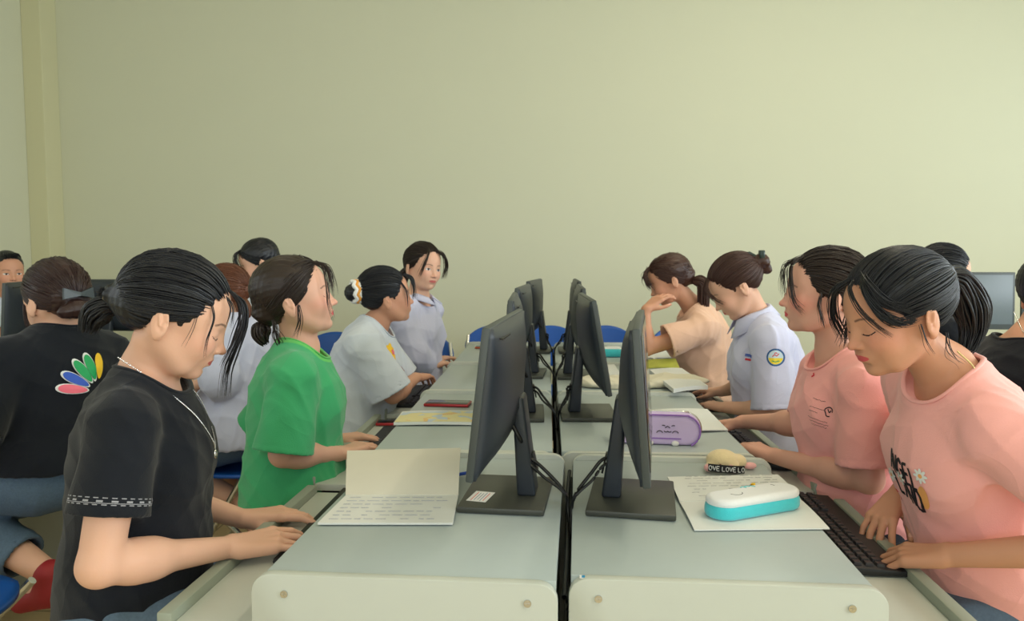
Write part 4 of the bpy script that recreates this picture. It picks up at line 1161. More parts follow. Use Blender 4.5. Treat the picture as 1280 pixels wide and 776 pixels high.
paper('white papers with red marks between the third right monitor and cloth bag', [(742, 470), (776, 468), (738, 456), (768, 455)], z=ZT+.006)
paper('loose papers beside the stand of the logo monitor at the left edge', [(-30, 474), (10, 470), (-30, 450), (7, 448)], z=ZT+.004)
q0 = atz(737, 436, ZT)
t = thing('book', 'dark thin book on the farthest right desk beside the turquoise case', 'book', (q0[0]+.03, q0[1], ZT)); MB().box((0,0,.006), (.13,.09,.010), bev=.001).build('cover', DARKGAP, t); MB().box((.002,0,.006), (.13,.086,.007)).build('pages', PAPER, t)
# blue sticker at the front of the nearest right desk
q0 = atz(733, 721, .7505)
t = thing('sticker', 'tiny blue and white sticker on the front edge of the right desk', 'sticker', (q0[0], q0[1], .7502), ROT1)
MB().box((0,0,.0004), (.021,.011,.0006)).build('paper', WHITE, t, smooth=False); MB().box((.001,0,.0009), (.016,.008,.0004)).build('blue_print', mat('sticker_blue', srgb(30,140,190), rough=.5), t, smooth=False)

# ------------------------------------------------------------ keyboards and mice
def make_keyboard(label, x, y, z, ang, keys=True):
    t = thing('keyboard', label, 'keyboard', (x, y, z), ang, 'black keyboards on the trays')
    # long axis along local y, rows along x; user on +x side
    MB().prism([(-.073, .003), (.073, .002), (.075, .006), (.073, .012), (-.070, .020), (-.074, .016)], -.222, .222, bev=.002).build('body', KBM, t)
    kb = bmesh.new(); bmesh.ops.create_cube(kb, size=1.0); bmesh.ops.scale(kb, vec=(.0155, .0155, .007), verts=kb.verts)
    for v_ in kb.verts:
        if v_.co.z > 0: v_.co.x *= .82; v_.co.y *= .82
    bmesh.ops.bevel(kb, geom=list(kb.edges), offset=.0012, segments=2, profile=.5, affect='EDGES')
    km = bpy.data.meshes.new('key'); kb.to_mesh(km); kb.free(); km.materials.append(KEYM)
    mb = MB(); cnt = 0
    for r_ in range(6):
        xx = -.058+r_*.0205+(.003 if r_ else 0)
        col = 0; yy = -.212
        while yy < .208 and cnt < 100:
            w_ = 1.0
            if r_ == 5 and -.10 < yy < .03 and col == 5: w_ = 6.2
            if not (.070 < yy < .082 or (r_ in (2, 3, 4) and .145 < yy < .150)):
                z_ = .0225-.0075*(xx+.06)/.12
                if keys:
                    o = bpy.data.objects.new('key', km); C.objects.link(o); o.parent = t; o.location = (xx, yy+.0095*w_, z_); o.scale = (1, 1+(w_-1)*1.16, 1); o.rotation_euler = (0, .062, 0)
                else: mb.box((xx, yy+.0095*w_, z_), (.0150, .0155*w_, .006))
                cnt += 1
            yy += .0205*w_; col += 1
    if not keys: mb.build('keys', KEYM, t, smooth=False)
    else: mb.bm.free()
    return t
make_keyboard('black keyboard under the hands of the nearest girl in pink', .588, 1.590, .6595, ROT1*.8)
make_keyboard('black keyboard under the hands of the girl in the black tee', -.435, 1.590, .6595, PI+ROT1*.8)
make_keyboard('black keyboard under the hands of the girl in the green tee', -.475, 2.27, .6595, PI, keys=False)
make_keyboard('black keyboard on the second right tray, under reaching forearms', .585, 2.33, .6595, 0, keys=False)
make_keyboard('black keyboard on the third left tray, by the bun girl', -.512, 3.08, .6595, PI, keys=False)
make_keyboard('black keyboard on the third right tray, by the badge-sleeved shirt', .585, 3.05, .6595, 0, keys=False)
def make_mouse(label, x, y, ang):
    t = thing('computer_mouse', label, 'mouse', (x, y, .6595), ang, 'black mice on the trays')
    b = sdf_obj('shell', [('u', ell((0,0,.012), (.052,.030,.022)), 0), ('s', plane((0,0,.0),(0,0,-1)), .003)], (-.08,-.05,-.01), (.08,.05,.05), .002, KBM, t)
    MB().cyl((.028,-.004,.030), (.028,.004,.030), .007, seg=12).build('scroll_wheel', KEYM, t)
    return t
make_mouse('black mouse on the second right tray, near the reaching forearm', .640, 2.08, PI)
# ------------------------------------------------------------ people
rad = math.radians
SKA = skin_mat('skin_fair', srgb(222,174,148), .25)
SKB = skin_mat('skin_warm', srgb(206,150,120), .40, lipc=(0.62,0.07,0.09,1))
SKC = skin_mat('skin_rosy', srgb(222,168,146), .85, lipc=(0.70,0.05,0.09,1))
SKE = skin_mat('skin_glowing', srgb(222,172,148), .42, lipc=(0.66,0.07,0.10,1))
SKD = skin_mat('skin_tan', srgb(206,152,124), .25)
HB = hair_mat('hair_black', (0.007,0.008,0.012,1), rough=.36)
HD = hair_mat('hair_dark_brown', (0.022,0.013,0.010,1), rough=.38)
HR_ = hair_mat('hair_brown', (0.050,0.020,0.014,1), rough=.40)
HRR = hair_mat('hair_red_brown', (0.13,0.045,0.022,1), rough=.42)
def cloth(name, col, sheen=.25, noise=.04, bump=.18, bscale=420):
    m = mat(name, col, rough=.9, noise=noise, nscale=18, bump=bump, bscale=bscale, sheen=sheen, spec=.25)
    nt = m.node_tree; N = nt.nodes; L = nt.links
    if 'crease' in N: return m
    b0 = [n for n in N if n.type == 'BUMP'][0]; tc = [n for n in N if n.type == 'TEX_COORD'][0]
    z = N.new('ShaderNodeTexNoise'); z.name = 'crease'; z.inputs['Scale'].default_value = 4.5; z.inputs['Detail'].default_value = 1.0; z.inputs['Distortion'].default_value = 1.4
    L.new(tc.outputs['Object'], z.inputs['Vector'])
    m1 = N.new('ShaderNodeMath'); m1.operation = 'SUBTRACT'; m1.inputs[1].default_value = .5; L.new(z.outputs['Fac'], m1.inputs[0])
    m2 = N.new('ShaderNodeMath'); m2.operation = 'ABSOLUTE'; L.new(m1.outputs[0], m2.inputs[0])
    m3 = N.new('ShaderNodeMath'); m3.operation = 'POWER'; m3.inputs[1].default_value = .6; L.new(m2.outputs[0], m3.inputs[0])
    b2 = N.new('ShaderNodeBump'); b2.inputs['Strength'].default_value = .22; b2.inputs['Distance'].default_value = .02; b2.invert = True
    L.new(m3.outputs[0], b2.inputs['Height']); L.new(b2.outputs['Normal'], b0.inputs['Normal'])
    return m
BLK = cloth('black_cotton', srgb(19,23,31), .12, .10)
PNK = cloth('pink_cotton', srgb(248,178,172)); PNK2 = cloth('salmon_cotton', srgb(248,172,166))
GRNC = cloth('green_cotton', srgb(66,172,114)); WHC = cloth('white_cotton', srgb(206,214,226)); LIC = cloth('lilac_white_cotton', srgb(206,208,236))
LIC2 = cloth('pale_lilac_cotton', srgb(196,200,222)); PEA = cloth('peach_cotton', srgb(232,190,164))
JEAN = mat('denim', srgb(84,104,124), rough=.9, noise=.25, nscale=200, bump=.2, bscale=600)
DARKT = cloth('dark_trousers', srgb(34,38,50))
SHOE = mat('dark_shoe', srgb(40,38,40), rough=.6); SHOER = mat('red_shoe', srgb(150,30,36), rough=.6)
# green collar tint and woven white cuff bands follow mesh attributes
def rib_tint(m, col, lo=0.0, hi=.002):
    nt = m.node_tree; N = nt.nodes; L = nt.links; b = N['Principled BSDF']; src = b.inputs['Base Color'].links[0].from_socket
    a = N.new('ShaderNodeAttribute'); a.attribute_name = 'rib'; r = N.new('ShaderNodeMapRange'); r.inputs['From Min'].default_value = lo; r.inputs['From Max'].default_value = hi
    x = N.new('ShaderNodeMix'); x.data_type = 'RGBA'; L.new(a.outputs['Fac'], r.inputs['Value']); L.new(r.outputs['Result'], x.inputs['Factor']); L.new(src, x.inputs['A']); x.inputs['B'].default_value = col
    L.new(x.outputs['Result'], b.inputs['Base Color'])
rib_tint(GRNC, srgb(96,196,96))
BLKB = cloth('black_cotton_with_woven_bands', srgb(19,23,31), .12, .10)
def bands(m):
    nt = m.node_tree; N = nt.nodes; L = nt.links; b = N['Principled BSDF']; src = b.inputs['Base Color'].links[0].from_socket
    a = N.new('ShaderNodeAttribute'); a.attribute_name = 'cuff'
    at2 = N.new('ShaderNodeAttribute'); at2.attribute_name = 'around'
    def mth(op, x, y=None):
        n = N.new('ShaderNodeMath'); n.operation = op
        for i, v_ in enumerate((x, y)):
            if v_ is None: continue
            if isinstance(v_, (int, float)): n.inputs[i].default_value = v_
            else: L.new(v_, n.inputs[i])
        return n.outputs[0]
    c_ = a.outputs['Fac']; u = at2.outputs['Fac']
    def line(z, w_): return mth('LESS_THAN', mth('ABSOLUTE', mth('SUBTRACT', c_, z)), w_)
    dash = mth('GREATER_THAN', mth('SINE', mth('MULTIPLY', u, 420.0)), -.2)
    dash2 = mth('GREATER_THAN', mth('SINE', mth('MULTIPLY', u, 260.0)), .2)
    l1 = mth('MULTIPLY', line(.0190, .0007), dash); l2 = mth('MULTIPLY', line(.0245, .0014), dash2); l4 = line(.0215, .0005); l5 = line(.0215, .0005)
    l3 = mth('MULTIPLY', line(.0295, .0007), dash); s_ = mth('MAXIMUM', mth('MAXIMUM', mth('MAXIMUM', l1, l2), l3), l4)
    x = N.new('ShaderNodeMix'); x.data_type = 'RGBA'; L.new(mth('MULTIPLY', s_, .5), x.inputs['Factor']); L.new(src, x.inputs['A']); x.inputs['B'].default_value = srgb(214,214,222)
    L.new(x.outputs['Result'], b.inputs['Base Color'])
bands(BLKB)
def necklace(c, pts, r, m, pend=None, link_n=0):
    """chain lying on chest and neck; pts in world space"""
    t = c['t']; b = c['base']; p = spline(pts, 60)
    if link_n:
        X = []; L_ = []
        q = spline(pts, link_n); v = []; f = []; mb = MB()
        for i, x in enumerate(q):
            s_ = bmesh.new(); bmesh.ops.create_icosphere(s_, subdivisions=1, radius=r*(1.15 if i % 2 else .85)); bmesh.ops.translate(s_, vec=tuple(x-b), verts=s_.verts); mb.merge(s_)
        o = mb.build('necklace', m, t)
    else:
        X, q = tubes(p[None], np.full((1, 60), r), nside=8); o = link('necklace', mesh_np('necklace', X-b, q), m, t)
    if pend is not None:
        mb = MB(); s_ = bmesh.new(); bmesh.ops.create_icosphere(s_, subdivisions=3, radius=.006); bmesh.ops.scale(s_, vec=(.6, 1, 1.5), verts=s_.verts); bmesh.ops.translate(s_, vec=tuple(V(*pend)-b), verts=s_.verts); mb.merge(s_)
        mb.build('pendant', m, o)
    return o
def on_shirt(c, pts, n, off=.002):
    """push points toward the cloth along -n"""
    out = []
    for p in pts:
        hit = c['bvh'].ray_cast(Vector(V(p)+V(n)*.12), Vector(-V(n)), .3); out.append(np.array(hit[0])+V(n)*off if hit[0] is not None else V(p))
    return out
def collar(c, m, r=.062, h=.034, open_=.34, name='collar', rz=.074, low=.030):
    """shirt collar: standing band folding down into two points at the throat"""
    TR, T = c['TR'], c['T']; n = 40; v = []; f = []
    up = nrm(lerp(TR[:, 2], nrm(c['nk']-c['N']), .5)); O = T(.012, 0, .000)
    fx = nrm(TR[:, 0]-np.dot(TR[:, 0], up)*up); fy = np.cross(up, fx)
    for i in range(n+1):
        a = open_+(2*PI-2*open_)*i/n; d = fx*math.cos(a)+fy*math.sin(a); fr = max(math.cos(a), 0)**2
        rim = O+d*r+up*(h-.018*fr); fold = O+d*(r+.006)+up*(h-.004-.018*fr); tip = O+d*(rz+.014+.022*fr)+up*(-.012-low*fr); inn = O+d*(r-.002)+up*(-.016)
        v += [inn, rim, fold, tip]
    for i in range(n):
        for k in range(3): a = i*4+k; f.append((a, a+4, a+5, a+1))
    me = bpy.data.meshes.new(name); me.from_pydata([tuple(x-c['base']) for x in v], [], f); me.polygons.foreach_set('use_smooth', np.ones(len(me.polygons), bool)); me.update()
    o = link(name, me, m, c['t']); md = o.modifiers.new('s', 'SOLIDIFY'); md.thickness = .003; md.offset = 0; return o

# --- near left: black tee
c = person('nearest girl on the left, black tee, silver necklace, low black ponytail', (-.682,1.35,1.126), rad(22), rad(25), 0, (-.736,1.362,1.034), rad(15), (-.778,1.36,.545),
  dict(r=dict(w=at(286,684,1.36), tip=at(388,664,1.45), hs=1.06, e=(-.712,1.145,.748), per=[(.30,.32,.2),(.34,.36,.25),(.40,.42,.3),(.22,.30,.2)], up=(.05,-.30,1)), l=dict(w=at(302,648,1.57), tip=at(402,634,1.61), hs=1.06, per=[(.15,.35,.2),(.25,.5,.3),(.35,.6,.3),(.35,.6,.3)])), SKA, s=.96, h=.0026,
  shirt=dict(m=BLKB, sleeve=.64, sr=(.052,.071), h=.0036, e=.007, flare=.004, hem=.62, amp=.0048, neck=(.070,.082,.045)), pants=dict(m=JEAN), group=None)
S_, E_, _w = c['J']['r']
def around(v):
    r = np.zeros(len(v))
    for sd in ('r', 'l'):
        a, e, _ = c['J'][sd]; ax = nrm(e-a); u = nrm(np.cross(ax, V(1, 0, 0))); w2 = np.cross(ax, u); q = v-a
        m_ = np.linalg.norm(q-(q@ax)[:, None]*ax, axis=1) < .14; r[m_] = (np.arctan2(q@w2, q@u)*.068)[m_]
    return r
vv = np.zeros(len(c['shirt'].data.vertices)*3, f32); c['shirt'].data.vertices.foreach_get('co', vv); attr(c['shirt'].data, 'around', around(vv.reshape(-1, 3)+c['base']))
make_hair(c, HB, tie=(-.128,0,-.002), nlock=300, tail=[at(149,381,1.37), at(132,384,1.36), at(117,396,1.355), at(108,418,1.35)], tail_n=190, tail_r=(.018,.027,.014), lock_r=.0022,
  locks=[([(.072,-.020,.090),(.102,-.022,.078),(.119,-.022,.042),(.124,-.022,-.010),(.127,-.018,-.050),(.142,-.014,-.098)],26,.0045,.0011),
         ([(.078,.02,.088),(.106,.020,.066),(.118,.022,.010),(.120,.020,-.045)],14,.006,.0010),
         ([(.050,-.058,.060),(.066,-.066,.035),(.071,-.066,-.005),(.080,-.064,-.038)],4,.0016,.0007),
         ([(.035,-.066,.04),(.040,-.070,.0),(.038,-.066,-.035)],2,.002,.0006),
         ([(.07,-.045,.08),(.088,-.050,.060),(.094,-.052,.03)],6,.003,.0008)])
# hair tie
W = c['W']; X, q = tubes(np.array([[W((-.122, .013*math.cos(a), .000+.013*math.sin(a))) for a in np.linspace(0, 2*PI, 20)]]), np.full((1, 20), .0022), nside=6); link('hair_tie', mesh_np('hair_tie', X-c['base'], q), mat('tan_elastic', srgb(150,120,84), rough=.7), c['t'])
# silver chain with pendant
SIL = mat('silver', (0.75,0.74,0.72,1), rough=.25, metal=1.0)
T = c['T']; n_ = c['TR'][:, 0]
right = [T(.055, -.066, .018), T(.085, -.058, .05), T(.10, -.040, .085), T(.11, -.018, .13), T(.11, .0, .150)]; left = [T(.11, .018, .13), T(.10, .040, .085), T(.085, .058, .05), T(.055, .066, .018)]
pp = on_shirt(c, right[1:]+left[:-1], n_, .003)
necklace(c, [W((-.055, -.035, -.098)), T(.012, -.070, .004)]+pp+[T(.012, .070, .004)], .0016, SIL, pend=pp[3]-V(0, 0, .012), link_n=150)
make_shoes(c, SHOE)

# --- near right: pink tee with print
c = person('nearest girl on the right, pink tee with black lettering and daisies', (.642,1.42,1.130), math.pi+rad(8), rad(19), 0, (.738,1.44,1.034), math.pi, (.90,1.50,.545),
  dict(l=dict(w=at(1190,694,1.34), tip=at(1100,690,1.42), e=(.905,1.135,.815), curl=(.40,.42,.25), fan=.16, up=(-.1,-.25,1)), r=dict(w=at(1120,622,1.60), tip=at(1083,672,1.50), curl=(.42,.42,.25), fan=.2, up=(-.4,-.2,1), thumb=(.75,.1))), SKB, s=.97, h=.0026,
  shirt=dict(m=PNK, sleeve=.84, sr=(.062,.088), h=.0036, e=.015, flare=.010, amp=.0060, neck=(.074,.086,.045), seed=1.3), pants=dict(m=JEAN))
R1 = c
make_hair(c, HB, tie=(-.118,0,.048), nlock=300, tail=[at(1180,345,1.44), at(1198,352,1.45), at(1212,378,1.46), at(1216,412,1.46), at(1205,448,1.45)], tail_n=210, tail_r=(.026,.033,.012), lock_r=.0024,
  locks=[([(.066,.006,.096),(.088,.024,.084),(.094,.046,.052),(.083,.062,.018),(.066,.074,-.010)],16,.0030,.0008),
         ([(.070,-.004,.096),(.094,-.024,.080),(.098,-.048,.030),(.086,-.060,-.02)],36,.005,.0012),
         ([(.056,.02,.100),(.076,.052,.074),(.070,.068,.036),(.050,.078,.012),(.020,.082,.008)],60,.005,.0012),
         ([(.050,.01,.104),(.066,.050,.086),(.056,.072,.050),(.030,.082,.030)],50,.006,.0012),
         ([(.01,.078,-.005),(.012,.080,-.035),(.002,.074,-.07)],4,.003,.0007), ([(-.05,.05,-.045),(-.045,.05,-.08),(-.06,.055,-.11)],6,.006,.0007)])
# cord at the nape
W = c['W']; T = c['T']
necklace(c, [W((-.060, .050, -.085)), T(-.015, .078, -.012), T(.020, .080, .004), T(.05, .07, .030)], .0015, mat('gold', (0.8,0.62,0.3,1), rough=.3, metal=1.0))
ux = V(0, -1, 0); n_ = nrm(V(-.95, -.50, .05)); ux = nrm(np.cross(n_, V(0, 0, 1)))*-1; uy = nrm(np.cross(n_, ux)); 
if uy[2] < 0: uy = -uy
if ux[1] > 0: ux = -ux
O = c['T'](.13, .030, .170)
def letters(word, x0, y0, w_, h_, slant=0.0, step=None, wob=0.0, seed=0):
    rng = np.random.RandomState(seed); out = []; x = x0
    for i, ch in enumerate(word):
        dy = rng.uniform(-wob, wob); sl = slant+rng.uniform(-.12, .12)
        for ln in GL[ch]:
            q = np.asarray(ln, float); out.append([(x+u*w_+v*h_*sl, y0+dy-i*.0055+v*h_) for u, v in q])
        x += step or w_*1.25
    return out
L_ = letters('ANGEL', -.044, .010, .0125, .038, -.12, .0170, .003, 1)+letters('LAND', -.030, -.036, .0145, .040, -.12, .0195, .003, 2)
sh = c['shirt']; b = c['base']
print_strokes('print_lettering', L_, O, ux, uy, n_, c['bvh'], .0055, INKB, sh, b)
print_strokes('print_lettering', [[(x+.0018, y-.002) for x, y in l] for l in L_[1::2]], O, ux, uy, n_, c['bvh'], .0030, INKB, sh, b, off=.0014)
for i, (dx, dy) in enumerate(((-.050, -.008), (.048, .018), (-.012, -.004))):
    for k_ in range(8):
        a = k_*PI/4; cx, cy2 = dx+.0085*math.cos(a), dy+.0085*math.sin(a)
        print_shape('print_petal', (cx, cy2), [(cx+.0062*math.cos(a)*math.cos(q)-.0030*math.sin(a)*math.sin(q), cy2+.0062*math.sin(a)*math.cos(q)+.0030*math.cos(a)*math.sin(q)) for q in np.linspace(0, 2*PI, 12, endpoint=False)], O, ux, uy, n_, c['bvh'], WHITE, sh, b, rings=2, off=.0020)
    print_shape('print_flower_centre', (dx, dy), [(dx+.0042*math.cos(q), dy+.0042*math.sin(q)) for q in np.linspace(0, 2*PI, 12, endpoint=False)], O, ux, uy, n_, c['bvh'], ORP, sh, b, rings=2, off=.0026)
print_shape('print_orange_patch', (.046, -.026), [(.046+.012*math.cos(q), -.024+.022*math.sin(q)) for q in np.linspace(0, 2*PI, 20, endpoint=False)], O, ux, uy, n_, c['bvh'], ORP, sh, b, rings=3, off=.0009)
print_strokes('print_red_marks', [[(-.048, -.050), (-.038, -.053)], [(-.049, -.058), (-.040, -.060)], [(-.050, -.038), (-.044, -.043)]], O, ux, uy, n_, c['bvh'], .003, RED, sh, b)
make_shoes(c, SHOE)

# --- second left: green tee
c = person('girl in an oversized green tee with her chin raised', (-.677,2.0,1.122), rad(17), rad(-9), 0, (-.672,2.02,1.000), rad(15), (-.690,2.0,.53),
  dict(r=dict(w=at(424,567,1.98), tip=at(470,550,2.09), e=(-.655,1.825,.752)), l=dict(w=at(418,549,2.26), tip=at(474,541,2.32))), SKE, s=.98, h=.0034,
  shirt=dict(m=GRNC, bandm=cloth('light_green_rib', srgb(96,190,100)), sleeve=.98, sr=(.058,.076), h=.0044, e=.014, flare=.004, amp=.006, seed=2.2, neck=(.072,.084,.045)), pants=dict(m=DARKT))
make_hair(c, HD, tie=(-.098,0,-.052), nlock=240, cover_ear=False, low=-.070, tail=[c['H']+c['HR']@V(-.092,0,-.045), c['H']+c['HR']@V(-.100,0,-.075), c['H']+c['HR']@V(-.092,0,-.105)], tail_n=90, tail_r=(.024,.022,.010),
  locks=[([(.060,-.030,.098),(.088,-.050,.075),(.092,-.060,.03),(.088,-.062,-.02),(.092,-.058,-.065)],9,.004,.0008),
         ([(.070,.0,.094),(.100,-.010,.076),(.106,-.018,.035),(.104,-.022,-.005)],12,.006,.0008), ([(.070,.02,.094),(.100,.030,.07),(.106,.034,.02)],16,.006,.0012),
         ([(.01,-.078,-.01),(.008,-.078,-.05),(-.01,-.072,-.09)],10,.004,.0010), ([(-.06,-.055,-.04),(-.058,-.058,-.08),(-.05,-.05,-.12)],16,.007,.0011)])
make_shoes(c, SHOE)
# --- third left: white tee, bun
c = person('girl in a white tee leaning on the desk, hair in a bun with scrunchie', (-.614,2.85,1.080), rad(27), rad(-4), 0, (-.655,2.85,.985), rad(5), (-.765,2.83,.49),
  dict(r=dict(w=at(520,472,2.94), tip=at(536,467,3.06), e=(-.560,2.70,.740)), l=dict(w=(-.645,2.85,.700), tip=(-.675,2.72,.672), e=(-.60,3.04,.74), up=(.8,-.1,.6))), SKD, s=.97, h=.0040,
  shirt=dict(m=WHC, sleeve=.97, sr=(.064,.082), h=.0050, e=.022, flare=.030, amp=.007, seed=3.1), pants=dict(m=DARKT))
bx_ = (-.128, 0, .034)
make_hair(c, HB, tie=(-.112,0,.036), nlock=200, bun=[(bx_, (.030,.034,.034))], locks=[([(.07,-.03,.09),(.096,-.036,.07),(.104,-.040,.03),(.100,-.044,-.01)],20,.005,.0012), ([(.05,-.06,.06),(.066,-.068,.02),(.066,-.066,-.03)],8,.004,.0010)])
W = c['W']
for j, mm in enumerate((WHITE, mat('scrunchie_orange', srgb(232,160,70), rough=.8), WHITE)):
    X, q = tubes(np.array([[W((-.100-.011*j+.005*math.sin(7*a), .036*math.cos(a), .037+.040*math.sin(a))) for a in np.linspace(0, 2*PI, 40)]]), np.full((1, 40), .0080), nside=8); link('scrunchie', mesh_np('scrunchie', X-c['base'], q), mm, c['t'])
n_ = nrm(V(.80,-.60,.1)); ux = nrm(np.cross(V(0,0,1), n_)); uy = np.cross(n_, ux); O = at(496, 440, 2.75)
for cen, col, r_ in (((.0, .010), YEL, .022), ((.004, -.012), YEL, .017), ((.012, .0), PKP, .010), ((.0, -.060), PKP, .011)):
    print_shape('print_flower', cen, [(cen[0]+r_*(1+.18*math.cos(5*q))*math.cos(q), cen[1]+r_*(1+.18*math.cos(5*q))*math.sin(q)) for q in np.linspace(0, 2*PI, 25, endpoint=False)], O, ux, uy, n_, c['bvh'], col, c['shirt'], c['base'], rings=3, off=.0015 if col is YEL else .003)
make_shoes(c, SHOE)
# --- fourth left: lilac shirt, face toward the camera
c = person('girl in a lilac collared shirt facing the room, farthest left desk', (-.590,3.55,1.184), rad(-42), rad(8), rad(-6), (-.610,3.56,1.055), rad(-18), (-.66,3.56,.53),
  dict(r=dict(w=at(534,459,3.50), tip=at(562,449,3.60), e=(-.60,3.40,.79)), l=dict(w=at(540,451,3.72), tip=at(566,444,3.80))), SKA, s=.98, eye='open', h=.0040,
  shirt=dict(m=LIC, sleeve=1.80, sr=(.056,.062), h=.0050, e=.016, flare=.018, amp=.006, seed=4.0, rib=False), pants=dict(m=DARKT))
collar(c, LIC, r=.054, h=.012, rz=.070, low=.026)
make_hair(c, HD, tie=(-.110,0,-.02), nlock=200, tail=[c['H']+c['HR']@V(-.10,0,-.02), c['H']+c['HR']@V(-.13,0,-.06), c['H']+c['HR']@V(-.12,0,-.14)], tail_n=60, low=-.06,
  locks=[([(.06,-.03,.098),(.090,-.052,.07),(.088,-.066,.02),(.075,-.070,-.03)],26,.005,.0013), ([(.06,.0,.098),(.092,.040,.078),(.092,.066,.03),(.080,.074,-.03)],34,.006,.0014)])
make_shoes(c, SHOE)
# --- second right: pink tee, profile
c = person('girl in a pink tee with a small chest print and flushed cheeks', (.700,1.955,1.140), rad(168), rad(-1), 0, (.738,1.97,.998), rad(178), (.815,1.95,.53),
  dict(l=dict(w=at(968,570,2.02), tip=at(930,552,2.12), e=(.748,1.775,.722)), r=dict(w=at(930,527,2.34), tip=at(896,528,2.42), e=(.73,2.10,.78))), SKC, s=.98, h=.0034, legdy=.07,
  shirt=dict(m=PNK2, sleeve=.86, sr=(.058,.076), h=.0044, e=.014, flare=.016, amp=.006, seed=5.0), pants=dict(m=DARKT))
R2 = c
make_hair(c, HD, tie=(-.108,0,-.005), nlock=240, low=-.062, tail=[c['H']+c['HR']@V(-.10,0,0), c['H']+c['HR']@V(-.115,0,-.04), c['H']+c['HR']@V(-.105,0,-.10)], tail_n=80, tail_r=(.024,.026,.012),
  locks=[([(.055,.02,.099),(.088,.045,.080),(.090,.058,.035),(.080,.066,-.015),(.060,.070,-.040)],16,.005,.0009), ([(.068,.0,.096),(.100,.008,.078),(.106,.016,.04),(.102,.022,.0)],18,.006,.0009),
         ([(.02,.078,.01),(.022,.080,-.03),(.01,.074,-.075)],12,.004,.0010), ([(-.05,.06,-.03),(-.045,.062,-.08),(-.04,.055,-.12)],20,.007,.0011)])
n_ = nrm(V(-.9,-.7,.1)); ux = nrm(np.cross(V(0,0,1), n_)); uy = np.cross(n_, ux); O = at(1028, 515, 1.86)
rng = np.random.RandomState(4)
sm = []
for i, (yy, x0, x1) in enumerate(((.026,-.030,.004),(.006,-.034,.006),(-.004,-.034,-.008),(-.020,-.036,.020),(-.027,-.030,.024),(-.034,-.022,.020))):
    xs = np.arange(x0, x1, .003); sm += [[(x, yy-.12*(x)+rng.uniform(-.0012,.0012)), (x+.002, yy-.12*x+rng.uniform(-.0012,.0012))] for x in xs]
print_strokes('print_small_text', sm, O, ux, uy, n_, c['bvh'], .0011, INKB, c['shirt'], c['base'])
print_strokes('print_emblem', [[(.020+.010*math.cos(q)*(1+.25*math.sin(3*q)), .004+.011*math.sin(q)) for q in np.linspace(0, 5.2, 20)], [(.016, .010), (.022, .002), (.027, .009)]], O, ux, uy, n_, c['bvh'], .0026, INKB, c['shirt'], c['base'])
O = at(1004, 470, 1.9)
print_strokes('print_red_mark', [[(-.004, -.002), (.004, .003), (.0, .008)]], O, ux, uy, n_, c['bvh'], .004, RED, c['shirt'], c['base'])
make_shoes(c, SHOE)
# --- third right: school shirt with badge
c = person('girl looking down, pale lilac school shirt with a round badge on the sleeve', (.678,2.75,1.128), rad(170), rad(36), 0, (.752,2.76,1.020), rad(176), (.845,2.75,.52),
  dict(l=dict(w=at(908,509,2.70), tip=at(868,500,2.82), e=(.765,2.56,.720)), r=dict(w=at(903,489,2.98), tip=at(862,486,3.10), e=(.76,2.88,.76))), SKA, s=.97, h=.0038, legdy=.16,
  shirt=dict(m=LIC, sleeve=.97, sr=(.060,.082), h=.0044, e=.018, flare=.024, amp=.006, seed=6.0, rib=False, neck=(.070,.080,.04)), pants=dict(m=DARKT))
collar(c, LIC)
make_hair(c, HR_, tie=(-.118,0,.036), nlock=220, bun=[((-.126,.004,.030), (.024,.032,.030)), ((-.122,-.006,-.002), (.018,.022,.022))],
  locks=[([(.07,.03,.088),(.095,.045,.062),(.096,.058,.025),(.080,.066,-.015)],18,.005,.0012), ([(.072,.0,.093),(.104,.012,.068),(.112,.022,.03)],14,.006,.0012)])
W = c['W']; mb = MB()
mb.box(tuple(W((-.112,.012,.062))-c['base']), (.05,.016,.012), rot=Matrix.Rotation(.5,4,'Y'), bev=.004); mb.box(tuple(W((-.135,.02,.052))-c['base']), (.018,.03,.03), bev=.004); mb.build('hair_claw', mat('dark_green_plastic', srgb(30,50,46), rough=.3), c['t'])
n_ = nrm(V(-.35,-1,.05)); ux = nrm(np.cross(V(0,0,1), n_)); uy = np.cross(n_, ux); O = at(970, 446, 2.55)
def disc(nm, r0, m, dy=0, off=.001, clip=None):
    ol = []
    for q in np.linspace(0, 2*PI, 36, endpoint=False):
        x, y = r0*math.cos(q), r0*math.sin(q)
        if clip is not None: y = min(y, clip)
        ol.append((x, y))
    cc = (0, 0) if clip is None else (0, (clip-r0)/2)
    return print_shape(nm, cc, ol, O, ux, uy, n_, c['bvh'], m, c['shirt'], c['base'], rings=4, off=off)
disc('badge_ring', .029, mat('badge_blue', srgb(40,90,150), rough=.6), off=.0010); disc('badge_field', .0235, mat('badge_sky', srgb(200,222,236), rough=.6), off=.0018); disc('badge_base', .0225, mat('badge_yellow', srgb(240,214,50), rough=.6), off=.0025, clip=-.002)
print_strokes('badge_emblem', [[(-.010,.002),(-.003,.010),(.003,.004),(.010,.012)], [(-.004,.012),(.0,.016),(.005,.013)]], O, ux, uy, n_, c['bvh'], .0028, RED, c['shirt'], c['base'], off=.0028)
print_strokes('badge_text', [[(x, -.013-.0015*math.cos(x*300)) for x in np.arange(-.012,.013,.0015)]], O, ux, uy, n_, c['bvh'], .0030, GRN, c['shirt'], c['base'], off=.0032)
n_ = nrm(V(-1,-.5,.1)); ux = nrm(np.cross(V(0,0,1), n_)); uy = np.cross(n_, ux); O = at(934, 446, 2.62)
